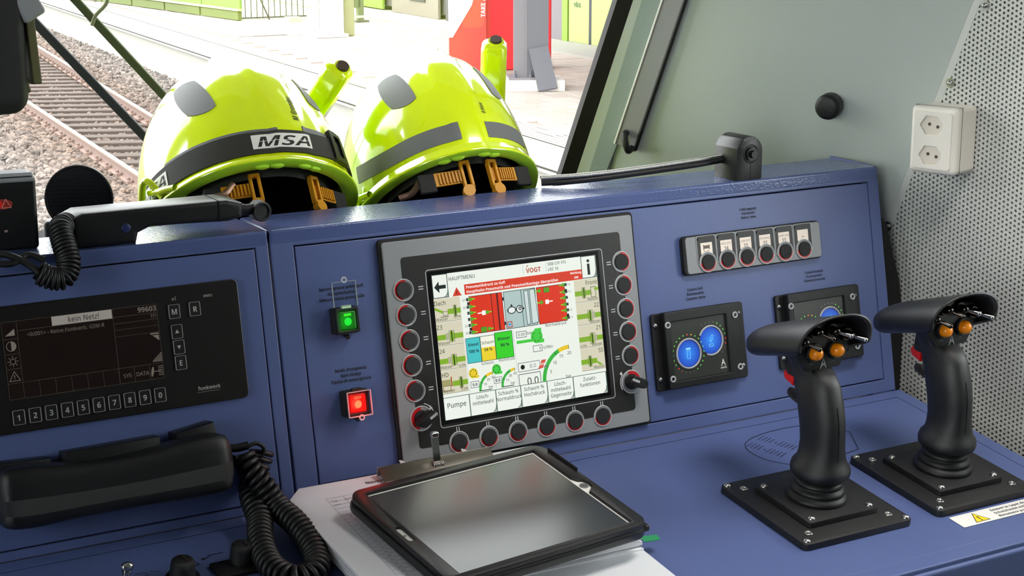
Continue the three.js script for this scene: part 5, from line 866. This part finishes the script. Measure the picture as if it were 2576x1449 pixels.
// ---------------------------------------------------------------- outside: track, platform, trains
const YR = -2.481, YB = -2.66, YP = -2.03;
struct('ground', metres(G(box(90, 0.3, 150), [0, YB - 0.2, -60])), std(lin(0.115, 0.092, 0.08), 0.95, { bumpMap: rep(N1, 0.6), bumpScale: 0.04 }));
{ // ballast stones nobody could count
  const protos = [0, 1].map((k) => { const g = new THREE.IcosahedronGeometry(1, 0), p = g.attributes.position, seen = {}; for (let i = 0; i < p.count; i++) { const key = [p.getX(i), p.getY(i), p.getZ(i)].map((v) => v.toFixed(3)).join(); seen[key] ??= 0.75 + rnd() * 0.5; p.setXYZ(i, p.getX(i) * seen[key], p.getY(i) * seen[key] * 0.7, p.getZ(i) * seen[key]); } g.computeVertexNormals(); return g; });
  const N = 30000, mats = new THREE.Matrix4(), col = new THREE.Color();
  protos.forEach((g, k) => {
    const im = new THREE.InstancedMesh(g, std(0xffffff, 0.9), N); im.name = numbered('ballast_stones'); im.userData = { kind: 'stuff' };
    tag(im, k ? 'loose darker ballast stones around the rails and sleepers' : 'loose grey brown ballast stones lying beside the railway track', 'ballast');
    for (let i = 0; i < N; i++) {
      const z = -10.5 - 33 * Math.pow(rnd(), 1.35), xr = railX(2, z), x = xr - 2.6 + rnd() * 6.2, d1 = Math.abs(x - railX(1, z)), d2 = Math.abs(x - xr), s = 0.03 + rnd() * 0.032;
      const between = x > xr && x < railX(1, z);
      mats.compose(V(x, YB - 0.05 + (between ? -0.012 + rnd() * 0.018 : 0.02 + rnd() * 0.04), z), new THREE.Quaternion().setFromEuler(new THREE.Euler(rnd() * 6, rnd() * 6, rnd() * 6)), V(s, s, s)); im.setMatrixAt(i, mats);
      const rust = Math.min(1, 1.25 * Math.exp(-Math.min(d1, d2) * 0.9)), b = (0.08 + rnd() * 0.20) * (1 - 0.32 * rust); col.setRGB(b * (1 + 0.18 * rust), b * (0.94 - 0.10 * rust), b * (0.90 - 0.24 * rust)); im.setColorAt(i, col);
    }
    im.castShadow = im.receiveShadow = true; scene.add(im);
  });
}
function railX(k, z) { return k === 1 ? 7.5196 - (z + 23.42) * 0.1353 : 5.524 - (z + 17.335) * 0.0975; }
{ // rails
  const prof = poly([[-0.07, 0], [0.07, 0], [0.07, 0.012], [0.012, 0.03], [0.009, 0.115], [0.034, 0.125], [0.036, 0.150], [0.028, 0.158], [-0.028, 0.158], [-0.036, 0.150], [-0.034, 0.125], [-0.009, 0.115], [-0.012, 0.03], [-0.07, 0.012]]);
  const rust = std(lin(0.20, 0.13, 0.105), 0.7), clipG = join([G(box(0.07, 0.05, 0.10, 0.012), [0.06, 0.03, 0]), G(cyl(0.022, 0.022, 0.07, 8), [0.07, 0.05, 0]), G(box(0.07, 0.05, 0.10, 0.012), [-0.06, 0.03, 0]), G(cyl(0.022, 0.022, 0.07, 8), [-0.07, 0.05, 0])]);
  for (const k of [1, 2]) {
    const z0 = -9, z1 = -46, a = V(railX(k, z0), YR - 0.158, z0), b = V(railX(k, z1), YR - 0.158, z1), L = a.distanceTo(b);
    const t = thing('railway_rail', k === 1 ? 'rusty rail nearer the platform edge' : 'rusty rail nearer the cab, farther from the platform', 'rail', a); t.rotation.y = Math.atan2(b.x - a.x, b.z - a.z);
    mesh('rail_profile', flat(ext(prof, L, 0)), rust, t); mesh('running_surface', G(box(0.05, 0.004, L), [0, 0.158, L / 2]), std(lin(0.5, 0.42, 0.36), 0.35, { metalness: 0.4 }), t);
    for (let s = 0.4; s < L; s += 0.6) mesh('rail_clip', clipG, rust, t, V(0, 0, s));
  }
}
{ // sleepers
  const wood = std(lin(0.085, 0.062, 0.050), 0.9, { bumpMap: rep(N2, 2), bumpScale: 0.01 });
  let first;
  for (let i = 0; i < 46; i++) {
    const z = -11.2 - i * 0.62, xa = railX(2, z), xb = railX(1, z) + 0.0, cx = (xa + xb) / 2;
    let t;
    if (!first) { t = first = thing('railway_sleeper', 'old brown wooden sleeper in the ballast under both rails', 'sleeper', V(0, 0, 0), 'wooden sleepers under the rails'); mesh('timber', metres(box(2.5, 0.18, 0.26, 0.015)), wood, t); }
    else { t = first.clone(); t.name = numbered('railway_sleeper'); scene.add(t); }
    t.position.set(cx, YR - 0.158 - 0.09, z - 0.1); t.rotation.y = -0.40;
  }
}
// platform
const EX = (z) => 9.833 - 0.0983 * (z + 27.4), FX = (z) => 15.98 - 0.084 * (z + 24.41);       // near and far platform edges
{
  const Z0 = 2, Z1 = -75, pl = (o0, o1, y, t) => slab([V(EX(Z0) + o0, y, Z0), V((o1 === null ? FX(Z0) : EX(Z0) + o1), y, Z0), V((o1 === null ? FX(Z1) : EX(Z1) + o1), y, Z1), V(EX(Z1) + o0, y, Z1)], V(0, 1, 0), t);
  const conc = std(lin(0.34, 0.33, 0.30), 0.9, { bumpMap: rep(N2, 0.8), bumpScale: 0.004 });
  struct('platform_floor', pl(0.62, null, YP - 0.025, 0.6), std(lin(0.30, 0.27, 0.24), 0.9));
  const wallT = struct('platform_wall', pl(0.10, 0.62, YP - 0.12, 0.65), conc);
  const base = struct('platform_footing', pl(-0.16, 0.1, YB + 0.07, 0.3), std(lin(0.42, 0.39, 0.33), 0.95));
  const dir = V(-0.0978 * -1, 0, -0.9952);
  // edge stones, each one a part
  const es = thing('platform_edge', 'pale concrete edge slabs along the near side of the platform', 'platform edge', V(EX(-26), YP, -26)); es.rotation.y = Math.atan2(0.0978, -0.9952) + Math.PI;
  const eg = [0, 1].map(() => box(0.60, 0.12, 1.985, 0.012)), em = [0, 1].map((k) => std(lin(0.70 + k * 0.04, 0.69 + k * 0.04, 0.66 + k * 0.03), 0.9));
  for (let i = -12; i < 10; i++) mesh('edge_slab', eg[0], em[(i + 20) % 2], es, V(0.31, -0.058, i * 2));
  for (const x of [0.63, -0.004]) mesh('joint_shade_line', box(0.03, 0.012, 44), std(0x2c2a20, 0.9), es, V(x, x > 0 ? -0.006 : -0.062, -2));  // inner strip is the joint, outer one paints shade under the slab nose
  // grooved guide strip: ribs near us
  const gs = thing('guide_strip', 'white ribbed guide strip let into the platform near its edge', 'guide strip', V(EX(-13.5), YP, -13.5)); gs.rotation.y = es.rotation.y;
  for (let i = 0; i < 6; i++) mesh('rib', box(0.032, 0.012, 5.2, 0.004), em[1], gs, V(0.66 + i * 0.085, 0.004, 0));
  // paving: the blocks that show largest one by one, the rest as one
  const pm = [0, 1, 2].map((k) => std(lin(0.38 + k * 0.03, 0.325 + k * 0.027, 0.285 + k * 0.024), 0.92)), pg = box(0.385, 0.06, 0.385, 0.012);
  const pf0 = struct('platform_paving', box(0.01, 0.01, 0.01), conc, V(EX(-15) + 2, YP - 0.3, -15)); pf0.rotation.y = es.rotation.y;
  const rest = []; let n = 0;
  const paverRow = [];
  for (let j = -8; j < 75; j++) for (let i = 0; i < 15; i++) paverRow.push([1.32 + i * 0.4 + (j % 2) * 0.2 - 2, 0.3 - 0.034 + jit(0.003), -j * 0.4]);
  paverRow.sort((a, b) => Math.hypot(a[0] + 0.9, (a[2] - 0.5) * 0.8) - Math.hypot(b[0] + 0.9, (b[2] - 0.5) * 0.8));
  for (const p of paverRow) { if (n < 300) { mesh('paving_block', pg, pm[n % 3], pf0, V(...p)); n++; } else rest.push(G(new THREE.BoxGeometry(0.385, 0.06, 0.385), p)); }
  const r = mesh('paving_rest', join(rest), pm[1], pf0); r.userData.kind = 'stuff';
  // far edge: pale kerb band
  const fe = struct('platform_far_edge', slab([V(FX(Z0) - 1.0, YP + 0.03, Z0), V(FX(Z0), YP + 0.03, Z0), V(FX(Z1), YP + 0.03, Z1), V(FX(Z1) - 1.0, YP + 0.03, Z1)], V(0, 1, 0), 0.1), conc);
}
// red totem
{
  const t = thing('red_totem', 'tall red information pillar with white corner and vertical lettering TAKE', 'pillar', V(12.50, YP, -21.0));
  t.rotation.y = -0.30;
  const red = std(0xc8141a, 0.45), H = 3.2, W = 1.5, D = 0.72;
  // near face looks towards the track, left face carries the lettering
  const body = mesh('body', metres(box(1.06, H, 0.7, 0.02)), red, t, V(0.36, H / 2, -0.36));
  mesh('front_panel', box(0.58, H, 0.06, 0.01), std(0xe04038, 0.4), t, V(-0.44, H / 2, 0.02));
  const wp = poly([[-0.30, 0.52], [-0.24, 0.52], [0.06, 1.0], [0.14, 1.28], [0.30, 2.2], [0.30, H], [-0.30, H]]);
  mesh('white_corner', ext(wp, 0.012), std(0xf4f4f2, 0.5), t, V(-0.44, 0.0, 0.05));
  printed('lettering', t, 0.10, 0.9, 500, (x, W2, H2) => { x.translate(W2 / 2, H2); x.rotate(-Math.PI / 2); x.fillStyle = '#fff'; x.font = 'bold 46px sans-serif'; x.textBaseline = 'middle'; x.fillText('TAKE AWAY', 4, 0, H2); }, V(-0.205, 1.26, 0.066));
}
{ // steel column with its foot
  const t = thing('steel_column', 'grey steel canopy column with slanted foot plate before the red pillar', 'column', V(11.70, YP, -18.65)); t.rotation.y = -0.45;
  const st = std(0x5c5c61, 0.6), st2 = std(0x716d70, 0.6);
  mesh('flange', box(0.30, 5.4, 0.03), st, t, V(0.10, 2.7, 0.10)); mesh('flange', box(0.30, 5.4, 0.03), st2, t, V(-0.06, 2.7, -0.22)); mesh('web', box(0.03, 5.4, 0.32), st2, t, V(-0.06, 2.7, -0.06)); mesh('web', box(0.16, 5.4, 0.03), st2, t, V(-0.15, 2.7, 0.06));
  mesh('foot_plate', G(box(0.27, 0.62, 0.03), [0, 0, 0], [0.0, 0, 0.18]), st, t, V(0.16, 0.30, 0.30)); t.children[t.children.length - 1].rotation.x = -0.45;
  mesh('base_flange', box(0.62, 0.04, 0.6, 0.006), st2, t, V(0.0, 0.15, -0.05)); for (const x of [-0.22, 0.0]) mesh('anchor_bolt', join([G(cyl(0.03, 0.03, 0.04, 6), [0, 0.02, 0]), G(cyl(0.014, 0.014, 0.08, 10), [0, 0.05, 0])]), st, t, V(x, 0.17, 0.16));
  mesh('concrete_footing', metres(box(0.86, 0.15, 0.72, 0.012)), std(lin(0.62, 0.58, 0.55), 0.9), t, V(0.03, 0.065, -0.02));
}
{ // green train standing at the far side
  const dir = V(0.0836, 0, -0.9965), a = V(16.33, 0, -24.41), t = thing('green_train', 'lime green passenger train with grey sections standing at the far platform edge', 'train', V(16.33, YP - 0.3, -24.41)); t.rotation.y = Math.atan2(-dir.x, -dir.z);
  const green = std(lin(0.22, 0.36, 0.04), 0.45), pale = std(lin(0.36, 0.46, 0.15), 0.45), grey = std(0x6a6264, 0.6), dark = std(0x33363c, 0.3), brown = std(0x8d8478, 0.7);
  const seg = (nm, s0, s1, y0, y1, m, o = 0.04, d = 0.06) => mesh(nm, box(d, y1 - y0, s1 - s0, 0.004), m, t, V(-o, (y0 + y1) / 2, -(s0 + s1) / 2));
  mesh('body', metres(box(2.6, 3.6, 46)), grey, t, V(1.36, 2.2, -6));
  seg('side_panel', 9.9, 26, 0.32, 3.9, green); seg('side_panel', 6.6, 9.3, 0.30, 3.9, brown); seg('window', 7.3, 8.2, 0.62, 2.6, dark, 0.06); seg('side_panel', 5.2, 6.2, 0.3, 3.9, std(0x565158, 0.6)); seg('side_panel', 0.75, 3.4, 0.25, 3.9, std(0x7b7478, 0.6));
  seg('door_post', 0.50, 0.72, 0.22, 3.9, green, 0.07); seg('door_leaf', -0.30, 0.48, 0.28, 3.6, pale, 0.05); seg('door_seam', -0.40, -0.30, 0.22, 3.6, dark, 0.05); seg('door_leaf', -1.4, -0.40, 0.28, 3.6, pale, 0.05); seg('door_sill', -1.5, 0.6, 0.16, 0.25, std(0xe09a3a, 0.6), 0.09); seg('threshold', -1.5, 0.5, 0.24, 0.30, dark, 0.07);
  printed('lettering', t, 0.42, 0.2, 500, (x, W, H) => { x.fillStyle = '#3a5a3a'; x.font = 'bold 70px sans-serif'; x.textAlign = 'center'; x.fillText('vbis', W / 2, H * 0.72); }, V(-0.083, 0.98, -0.14), [0, -Math.PI / 2, 0]);
  for (const s of [11.5, 14, 17]) seg('window', s, s + 1.6, 1.6, 2.7, dark, 0.06);
}
{ // stair enclosure in the middle: green side wall, kerb, railing
  const g = thing('stair_side_wall', 'green panelled side wall of the stairwell on the platform', 'wall', V(12.98, YP, -32.7)); g.rotation.y = 0.07;
  const gm = std(lin(0.15, 0.25, 0.04), 0.6), gl = std(lin(0.34, 0.38, 0.20), 0.6);
  for (let i = 0; i < 8; i++) { mesh('panel', box(0.06, 1.6, 1.94, 0.01), gm, g, V(0, 1.0 , -1 - i * 1.98)); mesh('skirt', box(0.10, 0.18, 1.9, 0.01), std(lin(0.12, 0.15, 0.04), 0.7), g, V(-0.02, 0.10, -1 - i * 1.98)); }
  mesh('ledge', box(0.14, 0.05, 16, 0.01), gl, g, V(-0.03, 0.225, -8));
  const k = thing('stair_kerb', 'low pale concrete kerb below the stair railing', 'kerb', V(12.05, YP, -28.85)); const cm = std(lin(0.66, 0.62, 0.58), 0.9);
  mesh('kerb_block', metres(box(1.28, 0.2, 0.5, 0.01)), cm, k, V(-0.02, 0.1, -0.25)); mesh('end_block', box(0.34, 0.24, 0.34, 0.01), std(0xf0f0ee, 0.8), k, V(0.47, 0.12, 0.05)); mesh('planter', box(0.28, 0.10, 0.26, 0.02), std(lin(0.45, 0.48, 0.25), 0.9), k, V(0.47, 0.29, 0.0));
  const f = thing('stair_railing', 'dark metal bar railing standing above the concrete kerb', 'railing', V(12.98, YP, -32.9)); const bm = std(0x4a4a40, 0.6);
  mesh('post', box(0.07, 1.1, 0.07), bm, f, V(0.02, 0.55, 0)); for (let i = 0; i < 11; i++) mesh('bar', cyl(0.010, 0.010, 1.0, 8), bm, f, V(0.16 + i * 0.135, 0.55, 0)); mesh('bottom_rail', box(1.55, 0.03, 0.03), bm, f, V(0.8, 0.04, 0)); mesh('top_rail', box(1.55, 0.04, 0.04), bm, f, V(0.8, 1.07, 0)); mesh('brace', G(cyl(0.016, 0.016, 0.75, 8), [0.62, 0.18, 0.02], [0, 0, 0.42]), bm, f);
}
{
  const c = thing('white_column', 'thick white column with a grey downpipe standing on the platform', 'column', V(12.85, YP, -28.1)); const wm = std(0xf2f2f0, 0.8);
  mesh('shaft', metres(box(0.46, 5, 0.46, 0.02)), wm, c, V(0.06, 2.5, 0)); mesh('downpipe', cyl(0.055, 0.055, 5, 16), std(0xa8a8ac, 0.5), c, V(-0.21, 2.62, 0.1)); mesh('plinth', box(0.62, 0.06, 0.6, 0.01), wm, c, V(0.04, 0.03, 0)); mesh('cream_post', box(0.22, 5, 0.30, 0.02), std(lin(0.34, 0.35, 0.20), 0.8), c, V(0.46, 2.5, -0.05));
  const s = thing('sign_post', 'grey green sign post with two small dark plates beside the white column', 'sign', V(15.05, YP, -31.2)); const sm = std(lin(0.15, 0.18, 0.09), 0.7);
  mesh('post', box(0.14, 2.4, 0.1, 0.01), sm, s, V(0, 1.2, 0)); mesh('board', box(0.5, 1.3, 0.06, 0.01), sm, s, V(-0.25, 0.95, 0.02)); for (const y of [0.42, 0.62]) mesh('plate', box(0.12, 0.05, 0.02), std(0x555a44, 0.7), s, V(-0.22, y, 0.06)); mesh('bench_rail', box(1.1, 0.05, 0.05, 0.01), std(0xd8d8b0, 0.7), s, V(-0.55, 0.12, 0.2)); mesh('foot', box(0.3, 0.05, 0.3, 0.01), std(0x6a6a60, 0.7), s, V(0, 0.02, 0));
}
// seat added at the left, outside the picture; it keeps the left console in shade
{
  const t = thing('added_seat', 'dark seat with high back added to shade the left console', 'seat', V(-0.61, -0.9, 0.62)); const m = std(0x26272b, 0.85);
  mesh('backrest', flat(box(0.62, 1.15, 0.16, 0.05)), m, t, V(0, 1.08, 0.02)); mesh('cushion', flat(box(0.5, 0.12, 0.5, 0.05)), m, t, V(0, 0.5, 0.22)); mesh('pedestal', cyl(0.06, 0.2, 0.45, 24), M.black, t, V(0, 0.225, 0.2)); mesh('headrest', flat(box(0.40, 0.28, 0.1, 0.04)), m, t, V(0.03, 1.74, 0.02));
}
// platform canopy over the right half of the platform, carried by the columns (outside the picture; it shades the paving)
struct('canopy_roof', metres(G(box(7.6, 0.2, 21), [13.0, 3.6, -14])), std(lin(0.4, 0.38, 0.35), 0.8));
// ---------------------------------------------------------------- wiper outside the windscreen
{
  const t = thing('wiper', 'two-bar windscreen wiper linkage crossing outside the glass', 'wiper', onScreen(0.2, 0.4, -0.05));
  const b = t.position, q = (x, y, o) => onScreen(x, y, o).sub(b), bar = (nm, x0, y0, x1, y1, w, d, o, m) => { const p0 = q(x0, y0, o), p1 = q(x1, y1, o), dv = p1.clone().sub(p0), L = dv.length(), yv = dv.normalize(), xv = yv.clone().cross(WN).normalize(), o2 = mesh(nm, box(w, L, d, 0.002), m, t, p0.clone().add(p1).multiplyScalar(0.5)); o2.quaternion.setFromRotationMatrix(new THREE.Matrix4().makeBasis(xv, yv, WN.clone())); return o2; };
  bar('arm', 0.1658, 0.4967, 0.3359, 0.2955, 0.0115, 0.006, -0.05, std(lin(0.10, 0.125, 0.045), 0.6)); bar('arm', 0.1230, 0.456, 0.3176, 0.2295, 0.0125, 0.006, -0.06, std(0x3a3d3f, 0.6)); bar('arm_cover', 0.1658, 0.4967, 0.185, 0.474, 0.020, 0.008, -0.045, std(0x2a2c24, 0.7));
  mesh('washer_hose', tube([q(0.2125, 0.4348, -0.045), q(0.2168, 0.4483, -0.042), q(0.2295, 0.467, -0.04), q(0.2278, 0.497, -0.04)], 0.0026, 30, 10), std(lin(0.30, 0.33, 0.17), 0.7), t);
}
renderer.render(scene, camera);
